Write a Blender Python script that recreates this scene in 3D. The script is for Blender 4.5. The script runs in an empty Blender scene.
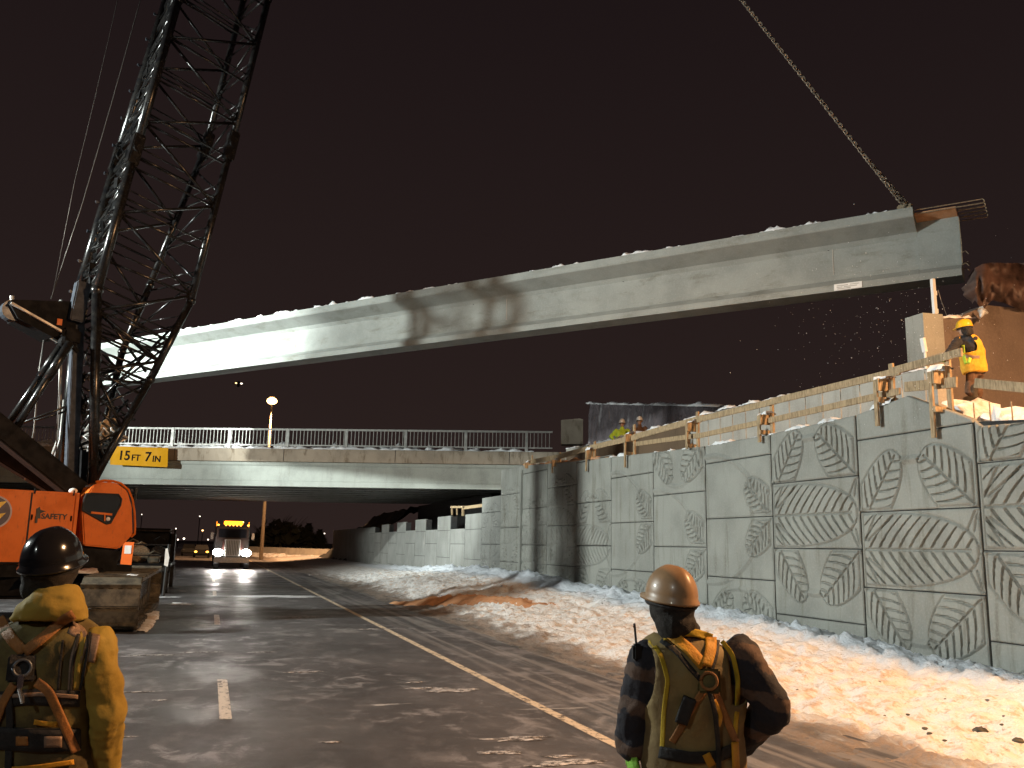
import bpy, bmesh, math, random
import numpy as np
from mathutils import Vector, Matrix, noise
R = math.radians
random.seed(7)
scene = bpy.context.scene
COL = scene.collection

# ------------------------------------------------------------------ camera
FPX, CX, CY, HC = 885.0, 512.0, 384.0, 1.9
YAW, PITCH, ROLL = 0.3204, math.atan(163/885.0), R(1.2)
def cam_basis():
    f = np.array([0, math.cos(PITCH), math.sin(PITCH)]); r = np.array([1., 0, 0]); u = np.cross(r, f)
    r2 = math.cos(ROLL)*r + math.sin(ROLL)*u
    u2 = -math.sin(ROLL)*r + math.cos(ROLL)*u
    c, s = math.cos(YAW), math.sin(YAW)
    M = np.array([[c, s, 0], [-s, c, 0], [0, 0, 1]])
    return M@r2, M@u2, M@f
BR, BU, BF = cam_basis()
CAM = np.array([0, 0, HC])
def ray(x, y): return BF + BR*(x-CX)/FPX - BU*(y-CY)/FPX
def on_plane(x, y, p, n):
    d = ray(x, y); p = np.array(p, float); n = np.array(n, float)
    return CAM + d*(((p-CAM)@n)/(d@n))
def gz(x, y, z=0): return on_plane(x, y, (0, 0, z), (0, 0, 1))
def gx(x, y, X): return on_plane(x, y, (X, 0, 0), (1, 0, 0))
def gy(x, y, Y): return on_plane(x, y, (0, Y, 0), (0, 1, 0))
def at_depth(x, y, D): return CAM + ray(x, y)*D
cd = bpy.data.cameras.new('camera'); cam = bpy.data.objects.new('camera', cd); COL.objects.link(cam)
cd.sensor_fit = 'HORIZONTAL'; cd.sensor_width = 36; cd.lens = 36*FPX/1024
cd.clip_start = 0.1; cd.clip_end = 5000
m = Matrix.Identity(4)
for i in range(3):
    m[i][0] = BR[i]; m[i][1] = BU[i]; m[i][2] = -BF[i]; m[i][3] = CAM[i]
cam.matrix_world = m
scene.camera = cam

# ------------------------------------------------------------------ materials
class NT:
    def __init__(s, name):
        s.m = bpy.data.materials.new(name); s.m.use_nodes = True
        s.n = s.m.node_tree.nodes; s.l = s.m.node_tree.links
        s.b = s.n['Principled BSDF']
        s.tc = s.n.new('ShaderNodeNewGeometry')
    def pos(s, scale=(1, 1, 1)):
        v = s.n.new('ShaderNodeVectorMath'); v.operation = 'MULTIPLY'
        s.l.new(s.tc.outputs['Position'], v.inputs[0]); v.inputs[1].default_value = scale
        return v.outputs[0]
    def noise(s, scale, detail=4, rough=.55, stretch=(1, 1, 1), dist=0):
        t = s.n.new('ShaderNodeTexNoise'); t.inputs['Scale'].default_value = scale
        t.inputs['Detail'].default_value = detail; t.inputs['Roughness'].default_value = rough
        t.inputs['Distortion'].default_value = dist
        s.l.new(s.pos(stretch), t.inputs['Vector']); return t.outputs['Fac']
    def ramp(s, src, a, b, lo=0., hi=1.):
        r = s.n.new('ShaderNodeMapRange'); r.interpolation_type = 'SMOOTHSTEP'
        s.l.new(src, r.inputs[0]); r.inputs[1].default_value = a; r.inputs[2].default_value = b
        r.inputs[3].default_value = lo; r.inputs[4].default_value = hi; return r.outputs[0]
    def math(s, op, a, b=None):
        n = s.n.new('ShaderNodeMath'); n.operation = op; n.use_clamp = False
        for i, v in enumerate((a, b)):
            if v is None: continue
            if isinstance(v, (int, float)): n.inputs[i].default_value = v
            else: s.l.new(v, n.inputs[i])
        return n.outputs[0]
    def mix(s, fac, a, b):
        n = s.n.new('ShaderNodeMix'); n.data_type = 'RGBA'
        if isinstance(fac, (int, float)): n.inputs[0].default_value = fac
        else: s.l.new(fac, n.inputs[0])
        for i, v in ((6, a), (7, b)):
            if isinstance(v, tuple): n.inputs[i].default_value = (*v[:3], 1)
            else: s.l.new(v, n.inputs[i])
        return n.outputs[2]
    def xyz(s):
        n = s.n.new('ShaderNodeSeparateXYZ'); s.l.new(s.tc.outputs['Position'], n.inputs[0]); return n.outputs
    def base(s, v):
        if isinstance(v, tuple): s.b.inputs['Base Color'].default_value = (*v[:3], 1)
        else: s.l.new(v, s.b.inputs['Base Color'])
    def rough(s, v):
        if isinstance(v, (int, float)): s.b.inputs['Roughness'].default_value = v
        else: s.l.new(v, s.b.inputs['Roughness'])
    def bump(s, h, strength=.3, dist=.02):
        b = s.n.new('ShaderNodeBump'); b.inputs['Strength'].default_value = strength; b.inputs['Distance'].default_value = dist
        s.l.new(h, b.inputs['Height']); s.l.new(b.outputs[0], s.b.inputs['Normal'])

def simple(name, col, rough=.6, metal=0., var=.25, scale=6., bump=.0, coat=0., col2=None, stretch=(1,1,1)):
    t = NT(name)
    c2 = col2 or tuple(c*(1-var) for c in col)
    n = t.noise(scale, 5, .6, stretch)
    t.base(t.mix(t.ramp(n, .35, .65), col, c2)); t.rough(t.ramp(n, .3, .7, rough*.85, min(1, rough*1.15)))
    t.b.inputs['Metallic'].default_value = metal
    if coat: t.b.inputs['Coat Weight'].default_value = coat
    if bump: t.bump(t.noise(scale*6, 4, .6, stretch), bump, .01)
    return t.m
def emit(name, col, strength):
    t = NT(name); t.base(tuple(c*.3 for c in col)); t.b.inputs['Emission Color'].default_value = (*col, 1)
    t.b.inputs['Emission Strength'].default_value = strength
    nz = t.noise(40, 2); t.l.new(t.ramp(nz, .2, .8, strength*.85, strength), t.b.inputs['Emission Strength'])
    return t.m
def concrete(name, col, stain=.5, sc=1., streak=(3, 3, .35)):
    t = NT(name)
    big = t.noise(.9*sc, 4, .6); fine = t.noise(26*sc, 4, .6); st = t.noise(1.3*sc, 5, .65, streak, .4)
    c = t.mix(t.ramp(big, .35, .68), col, tuple(x*.78 for x in col))
    c = t.mix(t.math('MULTIPLY', t.ramp(st, .5, .72), stain), c, tuple(x*f for x, f in zip(col, (.52, .48, .42))))
    c = t.mix(t.ramp(fine, .45, .7, 0, .35), c, tuple(min(1, x*1.25) for x in col))
    pits = t.ramp(t.noise(60*sc, 2, .5), .68, .74)
    c = t.mix(t.math('MULTIPLY', pits, .6), c, tuple(x*.4 for x in col))
    t.base(c); t.rough(.82); t.bump(t.math('ADD', t.math('MULTIPLY', fine, .6), big), .35, .012)
    return t.m
M = {}
M['wallc'] = concrete('panel_concrete', (.275, .28, .255), .8)
M['wallc_far'] = concrete('panel_concrete_shaded', (.22, .225, .21), .6)  # lower tone puts the shade around the bridge into the colour
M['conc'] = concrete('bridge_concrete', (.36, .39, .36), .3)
M['slab'] = concrete('stained_slab_concrete', (.37, .31, .24), 1.5, 1.3, (1.5, 1.5, .5))
M['girder'] = concrete('girder_concrete', (.265, .285, .27), .75, 1., (.6, .6, 2.))
M['parapet'] = concrete('parapet_concrete', (.40, .38, .34), .4)
M['abut'] = concrete('abutment_concrete', (.14, .105, .085), 1., .8, (1.5, 1.5, 1.))
M['joint'] = simple('dark_joint', (.03, .03, .03), .9)
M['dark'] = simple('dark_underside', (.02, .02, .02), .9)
M['wood'] = simple('sawn_timber', (.42, .30, .17), .75, 0, .45, 9, .3, stretch=(3, 3, .6))
M['ply'] = simple('plywood', (.50, .31, .10), .7, 0, .2, 3)
M['galv'] = simple('galvanised_rail', (.50, .49, .46), .5, .3, .25, 5)
M['plate'] = simple('matt_black_plate', (.013, .013, .014), .75, 0, .4, 5, .1); M['plate'].node_tree.nodes['Principled BSDF'].inputs['Specular IOR Level'].default_value = .12
M['grey_plate'] = simple('weathered_grey_plate', (.07, .08, .10), .7, 0, .35, 6); M['grey_plate'].node_tree.nodes['Principled BSDF'].inputs['Specular IOR Level'].default_value = .2
M['black_steel'] = simple('black_boom_paint', (.008, .008, .009), .24, .0, .5, 5, .06, col2=(.018,.017,.016))
M['grey_steel'] = simple('grey_steel', (.10, .115, .14), .4, .5, .3, 6)
M['track'] = simple('muddy_track_steel', (.14, .12, .085), .65, .2, .5, 4, .4, col2=(.045, .04, .03))
def orange_paint():
    t = NT('orange_crane_paint'); n = t.noise(2.5, 5, .6); g = t.noise(14, 4, .7, (1, 1, .3))
    c = t.mix(t.ramp(n, .4, .7), (.70, .155, .012), (.60, .13, .012))
    c = t.mix(t.ramp(g, .56, .78, 0, .6), c, (.14, .05, .025))
    t.base(c); t.rough(t.ramp(n, .3, .7, .35, .55)); t.b.inputs['Specular IOR Level'].default_value = .25
    return t.m
M['orange'] = orange_paint()
M['matt'] = simple('matt_black_metal', (.010, .009, .009), .8, 0, .5, 5); M['matt'].node_tree.nodes['Principled BSDF'].inputs['Specular IOR Level'].default_value = .1
M['cable'] = simple('wire_rope', (.15, .14, .13), .5, .6)
M['chain'] = simple('chain_links', (.42, .34, .26), .45, .6, .6, 12)
M['rust'] = simple('rusty_rebar', (.34, .26, .17), .6, .5, .4, 20)
M['glass'] = simple('dark_glass', (.015, .016, .02), .08, 0, .1, 2)
M['sign'] = simple('yellow_sign_sheeting', (.60, .29, .004), .7, 0, .1, 2); M['sign'].node_tree.nodes['Principled BSDF'].inputs['Specular IOR Level'].default_value = .15
M['black'] = simple('black_paint', (.012, .012, .012), .5)
M['white'] = simple('white_paint', (.8, .8, .78), .5, 0, .1)
M['rubber'] = simple('tyre_rubber', (.02, .02, .02), .85)
M['chrome'] = simple('chrome', (.75, .75, .75), .18, 1., .1)
M['tarp'] = simple('black_plastic_sheet', (.15, .13, .14), .26, 0, .4, 2)
M['brown_tarp'] = simple('brown_tarpaulin', (.085, .048, .038), .6, 0, .5, 3, .2)
M['bark'] = simple('bark', (.07, .05, .04), .9)
M['leafd'] = simple('dark_needles', (.04, .045, .03), .9)
def snow_mat(name='snow', dirty=0.):
    t = NT(name); n = t.noise(2.2, 6, .65); f = t.noise(30, 5, .7)
    c = t.mix(t.ramp(n, .55-dirty*.3, .75), (.84, .85, .87), (.42, .30, .2))
    t.base(c); t.rough(.6); t.bump(f, .6, .02); return t.m
M['snow'] = snow_mat()
M['snow_dirty'] = snow_mat('dirty_snow', .45)
def bank_mat():
    t = NT('snow_bank_surface'); X, Y, Z = t.xyz()
    n1 = t.noise(1.1, 6, .62, (1, .6, 1)); n2 = t.noise(5.5, 5, .68, (1, .7, 1)); n3 = t.noise(24, 4, .7)
    n4 = t.noise(2.6, 6, .6, (1.3, .35, 1)); fb = t.noise(11, 5, .72)
    e = t.math('ADD', X, t.math('MULTIPLY', t.math('SUBTRACT', n1, .5), 1.5))
    e2 = t.math('ADD', e, t.math('MULTIPLY', t.math('SUBTRACT', n4, .5), 2.2))
    snow = t.mix(t.ramp(n2, .50, .66, 0, .75), (.80, .79, .78), (.60, .38, .22))
    snow = t.mix(t.ramp(fb, .56, .68, 0, .55), snow, (.30, .18, .10))
    wall_shade = t.ramp(e, 9.3, 10.0)  # blue-white strip paints in the wall's shadow from the sodium lamp
    c = t.mix(wall_shade, snow, (.70, .74, .80))
    slush = t.mix(t.ramp(n4, .38, .64), (.30, .235, .19), (.12, .10, .085))
    c = t.mix(t.ramp(e2, 6.3, 7.2), slush, c)
    road = t.mix(t.ramp(n2, .45, .65), (.055, .05, .046), (.22, .19, .16))
    c = t.mix(t.ramp(e2, 5.3, 6.1), road, c)
    clods = t.ramp(t.noise(5, 2, .4), .74, .765)
    c = t.mix(t.math('MULTIPLY', clods, .9), c, (.05, .045, .05))
    # bank colour turns duller and browner from the bridge onward
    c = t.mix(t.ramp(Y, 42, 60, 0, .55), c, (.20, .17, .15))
    t.base(c); t.rough(t.ramp(n2, .3, .7, .55, .8)); t.bump(t.math('ADD', n3, t.math('MULTIPLY', n2, 2.)), .8, .04)
    return t.m
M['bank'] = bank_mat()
def road_mat():
    t = NT('damp_asphalt'); X, Y, Z = t.xyz()
    big = t.noise(.35, 5, .6, (1, .8, 1)); mid = t.noise(1.6, 6, .65, (1, .45, 1), .5); fine = t.noise(70, 3, .6)
    streak = t.noise(2.4, 5, .6, (1.6, .035, 1), .15); cross = t.noise(1.4, 6, .7, (.45, 1.8, 1), .8)
    c = t.mix(t.ramp(big, .38, .62), (.050, .045, .046), (.092, .084, .085))
    c = t.mix(t.ramp(fine, .45, .75, 0, .6), c, (.10, .09, .085))
    # dusting of dry snow, patchy
    d = t.math('MULTIPLY', t.ramp(mid, .52, .70), t.ramp(big, .45, .62, .15, .9))
    c = t.mix(t.math('MULTIPLY', d, .42), c, (.50, .46, .45))
    d2 = t.math('MULTIPLY', t.ramp(cross, .635, .70), t.ramp(t.noise(.5, 2), .46, .58))
    c = t.mix(t.math('MULTIPLY', d2, .6), c, (.60, .57, .55))
    # tyre tracked slush on the shoulder
    sh = t.math('MULTIPLY', t.ramp(X, 3.9, 4.7), t.ramp(streak, .46, .58))
    c = t.mix(t.math('MULTIPLY', sh, .62), c, (.27, .245, .23))
    blot = t.noise(2.2, 7, .72, (1, .8, 1), .6)
    sh2 = t.math('MULTIPLY', t.ramp(blot, .50, .64), t.ramp(t.noise(.42, 3, .5), .42, .6, .1, .6))
    c = t.mix(sh2, c, (.33, .31, .315))
    speck = t.math('MULTIPLY', t.ramp(t.noise(16, 5, .75), .62, .70), t.ramp(blot, .46, .6))
    c = t.mix(t.math('MULTIPLY', speck, .6), c, (.6, .57, .56))
    t.base(c)
    w = t.ramp(t.noise(.55, 5, .6, (1, .7, 1)), .40, .60, .38, .64)
    t.rough(w); t.bump(t.math('ADD', fine, t.math('MULTIPLY', mid, .5)), .35, .008)
    return t.m
M['road'] = road_mat()
def paint_mat(name, col):
    t = NT(name); n = t.noise(9, 6, .7, (1, .6, 1)); w = t.noise(50, 3, .7)
    c = t.mix(t.ramp(t.math('ADD', n, t.math('MULTIPLY', w, .35)), .66, .82), col, (.07, .06, .055))
    t.base(c); t.rough(.6); return t.m
M['line'] = paint_mat('worn_road_paint', (.62, .50, .36))
M['dash'] = paint_mat('worn_lane_paint', (.55, .46, .38))
M['ground'] = simple('frozen_ground', (.045, .038, .034), .85, 0, .5, .15)
M['sand'] = simple('orange_sand', (.56, .30, .16), .85, 0, .35, 5, .5, col2=(.45, .22, .10))

# ------------------------------------------------------------------ mesh builder
class MB:
    def __init__(s): s.v = []; s.f = []; s.mi = []; s.cur = 0
    def add(s, vs, fs):
        o = len(s.v); s.v += [tuple(map(float, p)) for p in vs]
        s.f += [tuple(i+o for i in f) for f in fs]; s.mi += [s.cur]*len(fs); return s
    def box(s, c, size, ax=None, bev=0.):
        c = np.array(c, float); h = np.array(size, float)/2
        ax = np.eye(3) if ax is None else np.array(ax, float)
        if bev <= 0:
            vs = [c+ax[0]*h[0]*i+ax[1]*h[1]*j+ax[2]*h[2]*k for k in (-1, 1) for j in (-1, 1) for i in (-1, 1)]
            return s.add(vs, [(0, 2, 3, 1), (4, 5, 7, 6), (0, 1, 5, 4), (2, 6, 7, 3), (0, 4, 6, 2), (1, 3, 7, 5)])
        bm = bmesh.new(); bmesh.ops.create_cube(bm, size=1)
        for v in bm.verts: v.co = Vector((v.co.x*size[0], v.co.y*size[1], v.co.z*size[2]))
        bmesh.ops.bevel(bm, geom=bm.edges[:], offset=bev, segments=2, affect='EDGES')
        bm.verts.index_update()
        vs = [c+ax[0]*v.co.x+ax[1]*v.co.y+ax[2]*v.co.z for v in bm.verts]
        fs = [tuple(v.index for v in f.verts) for f in bm.faces]; bm.free()
        return s.add(vs, fs)
    def beam(s, p, q, w, h, up=(0, 0, 1), bev=0.):
        p = np.array(p, float); q = np.array(q, float); d = q-p; L = np.linalg.norm(d); d /= L
        up = np.array(up, float); r = np.cross(d, up)
        if np.linalg.norm(r) < 1e-4: r = np.cross(d, (1., 0, 0))
        r /= np.linalg.norm(r); u = np.cross(r, d)
        return s.box((p+q)/2, (w, L, h), (r, d, u), bev)
    def tube(s, pts, r, n=8, cap=True, rs=None):
        pts = [np.array(p, float) for p in pts]; rs = rs or ([r]*len(pts))
        d0 = pts[1]-pts[0]; d0 /= np.linalg.norm(d0)
        a = np.cross(d0, (0, 0, 1.)); 
        if np.linalg.norm(a) < .05: a = np.cross(d0, (1., 0, 0))
        a /= np.linalg.norm(a); vs = []; fs = []
        for i, p in enumerate(pts):
            if i == 0: d = pts[1]-pts[0]
            elif i == len(pts)-1: d = pts[-1]-pts[-2]
            else: d = pts[i+1]-pts[i-1]
            d = d/np.linalg.norm(d); a = a-d*(a@d); a /= np.linalg.norm(a); b = np.cross(d, a)
            for k in range(n):
                t = 2*math.pi*k/n; vs.append(p+(a*math.cos(t)+b*math.sin(t))*rs[i])
        for i in range(len(pts)-1):
            for k in range(n):
                k2 = (k+1) % n; fs.append((i*n+k, i*n+k2, (i+1)*n+k2, (i+1)*n+k))
        if cap: fs += [tuple(range(n-1, -1, -1)), tuple((len(pts)-1)*n+k for k in range(n))]
        return s.add(vs, fs)
    def disc(s, c, axis, r, w, n=24):
        axis = np.array(axis, float); axis /= np.linalg.norm(axis); c = np.array(c, float)
        return s.tube([c-axis*w/2, c+axis*w/2], r, n)
    def prism(s, poly, ext):
        ext = np.array(ext, float); n = len(poly); P = [np.array(p, float) for p in poly]
        vs = P+[p+ext for p in P]
        nrm = np.zeros(3)
        for i in range(n): nrm += np.cross(P[i]-P[0], P[(i+1) % n]-P[0])
        fs = [tuple(range(n)), tuple(range(2*n-1, n-1, -1))]+[(i, i+n, (i+1) % n+n, (i+1) % n) for i in range(n)]
        if nrm@ext > 0: fs = [tuple(reversed(f)) for f in fs]
        return s.add(vs, fs)
    def sphere(s, c, r, nu=16, nv=10, ax=None):
        c = np.array(c, float); r = (r, r, r) if isinstance(r, (int, float)) else r
        ax = np.eye(3) if ax is None else np.array(ax, float)
        vs = [c+ax[2]*r[2]]; fs = []
        for j in range(1, nv):
            ph = math.pi*j/nv
            for i in range(nu):
                th = 2*math.pi*i/nu
                vs.append(c+ax[0]*r[0]*math.sin(ph)*math.cos(th)+ax[1]*r[1]*math.sin(ph)*math.sin(th)+ax[2]*r[2]*math.cos(ph))
        vs.append(c-ax[2]*r[2]); L = len(vs)-1
        for i in range(nu):
            fs.append((0, 1+i, 1+(i+1) % nu)); fs.append((L, L-nu+(i+1) % nu, L-nu+i))
        for j in range(nv-2):
            for i in range(nu):
                a = 1+j*nu; b = a+nu; fs.append((a+i, b+i, b+(i+1) % nu, a+(i+1) % nu))
        return s.add(vs, fs)
    def grid(s, P):      # P[i][j] points
        n, k = len(P), len(P[0]); vs = [p for row in P for p in row]
        fs = [(i*k+j, i*k+j+1, (i+1)*k+j+1, (i+1)*k+j) for i in range(n-1) for j in range(k-1)]
        return s.add(vs, fs)
    def build(s, name, mat, parent=None, smooth=False, recalc=False):
        me = bpy.data.meshes.new(name)
        off = np.array(parent_loc(parent)) if parent else np.zeros(3)
        V = np.array(s.v, float)-off
        me.from_pydata(V.tolist(), [], s.f)
        for mm in (mat if isinstance(mat, (list, tuple)) else [mat]): me.materials.append(mm)
        if any(s.mi): me.polygons.foreach_set('material_index', s.mi)
        if recalc:
            bm = bmesh.new(); bm.from_mesh(me); bmesh.ops.recalc_face_normals(bm, faces=bm.faces[:]); bm.to_mesh(me); bm.free()
        if smooth: me.polygons.foreach_set('use_smooth', [True]*len(me.polygons))
        me.update()
        o = bpy.data.objects.new(name, me); COL.objects.link(o)
        if parent: o.parent = parent
        return o
def parent_loc(o):
    l = Vector(o.location); p = o.parent
    while p: l = l+Vector(p.location); p = p.parent
    return tuple(l)
def tag(o, label=None, cat=None, group=None, kind=None):
    for k, v in (('label', label), ('category', cat), ('group', group), ('kind', kind)):
        if v: o[k] = v
    return o
def thing(name, loc, label, cat, group=None):
    o = bpy.data.objects.new(name, None); COL.objects.link(o); o.location = tuple(float(x) for x in loc)
    o.empty_display_size = .2
    return tag(o, label, cat, group)
def struct(o): o['kind'] = 'structure'; return o
def copy_tree(o, parent=None, children=None):
    c = o.copy(); COL.objects.link(c); c.parent = parent
    for ch in list(o.children): copy_tree(ch, c)
    return c
def fbm(x, y, z=0, o=5): return noise.fractal(Vector((x, y, z)), 1.0, 2.0, o)
def lerp(a, b, t): return np.array(a, float)*(1-t)+np.array(b, float)*t
def lumpy_strip(mb, pts, w, h, seed=0, step=.12, lump=.5):
    """a lumpy ridge of snow lying along a polyline"""
    P = []
    for a, b in zip(pts[:-1], pts[1:]):
        a = np.array(a, float); b = np.array(b, float); n = max(2, int(np.linalg.norm(b-a)/step))
        P += [a+(b-a)*i/n for i in range(n)]
    P.append(np.array(pts[-1], float)); rows = []
    d = P[-1]-P[0]; d[2] = 0; d /= np.linalg.norm(d); side = np.array([d[1], -d[0], 0])
    for i, p in enumerate(P):
        k = max(0.02, 1+lump*2*fbm(i*step*1.7+seed, seed*3.1, 0, 4)); row = []
        for j in range(9):
            t = j/8*math.pi; f_ = 1+.45*fbm(i*step*7+seed, j*.8, seed, 3); row.append(p+side*w/2*-math.cos(t)*(.75+.2*k)*f_+np.array([0, 0, h*k*f_*math.sin(t)-.01]))
        rows.append(row)
    mb.grid(rows); return mb
# ------------------------------------------------------------------ ground, road, snow
mb = MB(); mb.grid([[(-2500, -300, -.03), (2500, -300, -.03)], [(-2500, 4000, -.03), (2500, 4000, -.03)]])
g = struct(mb.build('ground', M['ground']))
for p in g.data.polygons: p.flip() if p.normal.z < 0 else None
def flat(name, x0, x1, y0, y1, z, mat, parent=None, nx=1, ny=1):
    mb = MB(); mb.grid([[(x0+(x1-x0)*i/nx, y0+(y1-y0)*j/ny, z) for i in range(nx+1)] for j in range(ny+1)])
    return mb.build(name, mat, parent)
road = struct(flat('road', -16, 6.6, -30, 600, 0, M['road']))
def mark(name, x, w, y0, y1, mat):
    mb = MB(); mb.grid([[(x-w/2, y0, .004), (x+w/2, y0, .004)], [(x-w/2, y1, .004), (x+w/2, y1, .004)]])
    return mb.build(name, mat, road)
mark('edge_line', 3.95, .13, -20, 250, M['line'])
for i in range(14): mark('lane_dash', .31, .13, 10.98-12+i*11.55, 13.93-12+i*11.55, M['dash'])
mark('edge_line', -3.4-3.7*1.9, .13, -20, 250, M['line'])

def wall_base(Y):
    return float(np.interp(Y, [0, 7, 10.6, 13.2, 16, 21, 28, 35, 48, 60, 95], [-.2, -.05, .06, .18, .29, .45, .70, .78, .50, .36, .30]))
def bank_h(x, y):
    edge = 5.75+.25*fbm(y*.35, 3.3); wb = wall_base(y)+.12
    t = (x-edge)/(11.0-edge)
    if t <= 0: return -.02+t*.05
    s = min(1, t); k = s*s*(3-2*s)
    near = 1 if y < 40 else max(.35, 1-(y-40)/40)
    h = wb*(.35*k+.65*s)+.10*k*near*(1+1.2*fbm(x*.55, y*.4, 1))
    a = min(1, t*5)
    h += a*near*(.075*fbm(x*1.7, y*1.5, 5)+.055*fbm(x*4.5, y*4.5, 9, 4)+.028*fbm(x*12, y*12, 2, 3))
    # ridge of piled crusts against the wall foot
    r = math.exp(-((x-10.45)/.33)**2)
    h += r*near*(.10+.13*abs(fbm(x*3.2, y*2.4, 7, 4)))
    # plough ridge further up
    r2 = math.exp(-((x-7.6-.02*(y-25))/.8)**2)*math.exp(-((y-33)/9)**2); h += .20*r2
    return h
mb = MB()
ys = list(np.arange(4, 14, .06))+list(np.arange(14, 24, .09))+list(np.arange(24, 50, .2))+list(np.arange(50, 126, 1.0))
ys = list(np.arange(-20, 4, .5))+ys
xs = list(np.arange(5.0, 11.15, .06))
mb.grid([[(x, y, bank_h(x, y)) for x in xs] for y in ys])
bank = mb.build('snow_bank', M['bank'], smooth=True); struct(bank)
# sand ridge dropped on the bank
def ridge(name, pts, w, h, mat, seed):
    mb = MB(); lumpy_strip(mb, pts, w, h, seed, .12, .15)
    # finer cross shape noise
    mb.v = [(x+.04*fbm(x*3, y*3, 1), y, z+.035*fbm(x*4, y*4, 3)) for x, y, z in mb.v]
    return mb.build(name, mat, smooth=True)
def on_bank(px, py):
    d = ray(px, py); t = 4.
    while t < 70:
        p = CAM+d*t
        if p[0] > 5 and p[2] < bank_h(p[0], p[1]): return p
        if p[2] < 0: return p
        t += .05
    return CAM+d*t
pts = [on_bank(x, y) for x, y in ((392, 603), (415, 602), (440, 601), (470, 600), (500, 601), (530, 603), (560, 607))]
mb = MB(); rows = []; N_ = 120
pts = [pts[0], (pts[0]+pts[2])/2, (pts[1]+pts[3])/2, (pts[2]+pts[4])/2, (pts[3]+pts[5])/2, (pts[4]+pts[6])/2, pts[6]]
for i in range(N_+1):
    u = i/N_*(len(pts)-1); k = min(len(pts)-2, int(u)); p = pts[k]+(pts[k+1]-pts[k])*(u-k); w_ = .62*math.sin(math.pi*min(1, i/N_+.02))**.5*(1+.35*fbm(i*.11, 4)); row = []
    dr = pts[-1]-pts[0]; dr[2] = 0; dr /= np.linalg.norm(dr); sd_ = np.array([dr[1], -dr[0], 0])
    for j in range(13):
        t = j/12*2-1; q = p+sd_*t*w_; z = bank_h(q[0], q[1])+.12*(1-t*t)**1.2*w_/.75-.03*abs(t)+.03*fbm(q[0]*4, q[1]*4, 8); row.append((q[0], q[1], z))
    rows.append(row)
mb.grid(rows); rr = mb.build('sand_ridge', M['sand'], smooth=True)
tag(rr, kind='stuff')
# clods and frozen lumps on the snow
clod = [(980, 732, .10), (1018, 742, .08), (993, 741, .04), (930, 735, .05), (925, 729, .04), (945, 741, .03), (908, 715, .035), (823, 704, .035), (797, 690, .022), (962, 722, .03),
        (862, 703, .02), (885, 716, .02), (1002, 725, .03), (640, 668, .03), (575, 655, .03), (520, 648, .03)]
for (px, py, r) in clod:
    r *= .62
    z = .25
    for _ in range(6):
        p = gz(px, py, z); z = bank_h(p[0], p[1]) if p[0] > 5 else 0.02
    p = gz(px, py, z); mb = MB(); mb.sphere(p+[0, 0, r*.25], (r*1.25, r, r*.6), 12, 8)
    mb.v = [(x+r*.6*fbm(x*18, y*18, z*18), y+r*.6*fbm(x*18+9, y*18, z*18), zz+r*.3*fbm(x*25, y*25, 7)) for (x, y, z), zz in zip(mb.v, [v[2] for v in mb.v])]
    o = mb.build('ice_clod', M['track'], smooth=True)
    tag(o, 'small dark frozen clod lying on the orange tinted snow bank', 'clod', 'dark clods on the snow bank')

def patch(name, px, py, wx, wy, mat=None, seed=0):
    c = gz(px, py, .006); mb = MB(); n = 46; ring = []
    for i in range(n):
        t = 2*math.pi*i/n; k = 1+.9*fbm(math.cos(t)*1.6+seed*7.3, math.sin(t)*1.6, seed, 5)
        ring.append((c[0]+wx*k*math.cos(t), c[1]+wy*k*math.sin(t), .005))
    cc = [(c[0]+(x-c[0])*.55, c[1]+(y-c[1])*.55, .010) for x, y, z in ring]
    vs = ring+cc+[(c[0], c[1], .011)]; fs = [(i, (i+1) % n, n+(i+1) % n, n+i) for i in range(n)]+[(n+i, n+(i+1) % n, 2*n) for i in range(n)]
    mb.add(vs, fs); o = mb.build(name, mat or M['snow'], smooth=True); return tag(o, kind='stuff')
def dusting():
    t = NT('thin_snow_dusting'); n = t.noise(14, 6, .75, (.6, 1.6, 1)); f = t.noise(60, 3, .7)
    t.base(t.mix(t.ramp(t.math('ADD', n, t.math('MULTIPLY', f, .3)), .60, .74), (.06, .052, .048), (.62, .58, .56))); t.rough(.7); return t.m
M['dusting'] = dusting()
for i, (px, py, wx, wy) in enumerate([(270, 596, 1.3, .35), (295, 597, .9, .2), (254, 597, .6, .18), (182, 604, .35, .5), (168, 597, .4, .3), (183, 591, .15, .2), (296, 617, .5, .12), (455, 690, .35, .18), (425, 688, .2, .07), (415, 682, .12, .07), (160, 700, .07, .05),
        (375, 629, .5, .1), (262, 652, .2, .05), (560, 756, .14, .05), (500, 752, .2, .07), (330, 742, .1, .03), (128, 692, .25, .03), (150, 655, .4, .05), (205, 652, .3, .04), (300, 672, .3, .03), (120, 737, .12, .03), (520, 738, .3, .10), (570, 762, .35, .10)]):
    patch('snow_patch', px, py, wx, wy, M['dusting'] if i > 5 else None, i+1)
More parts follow.
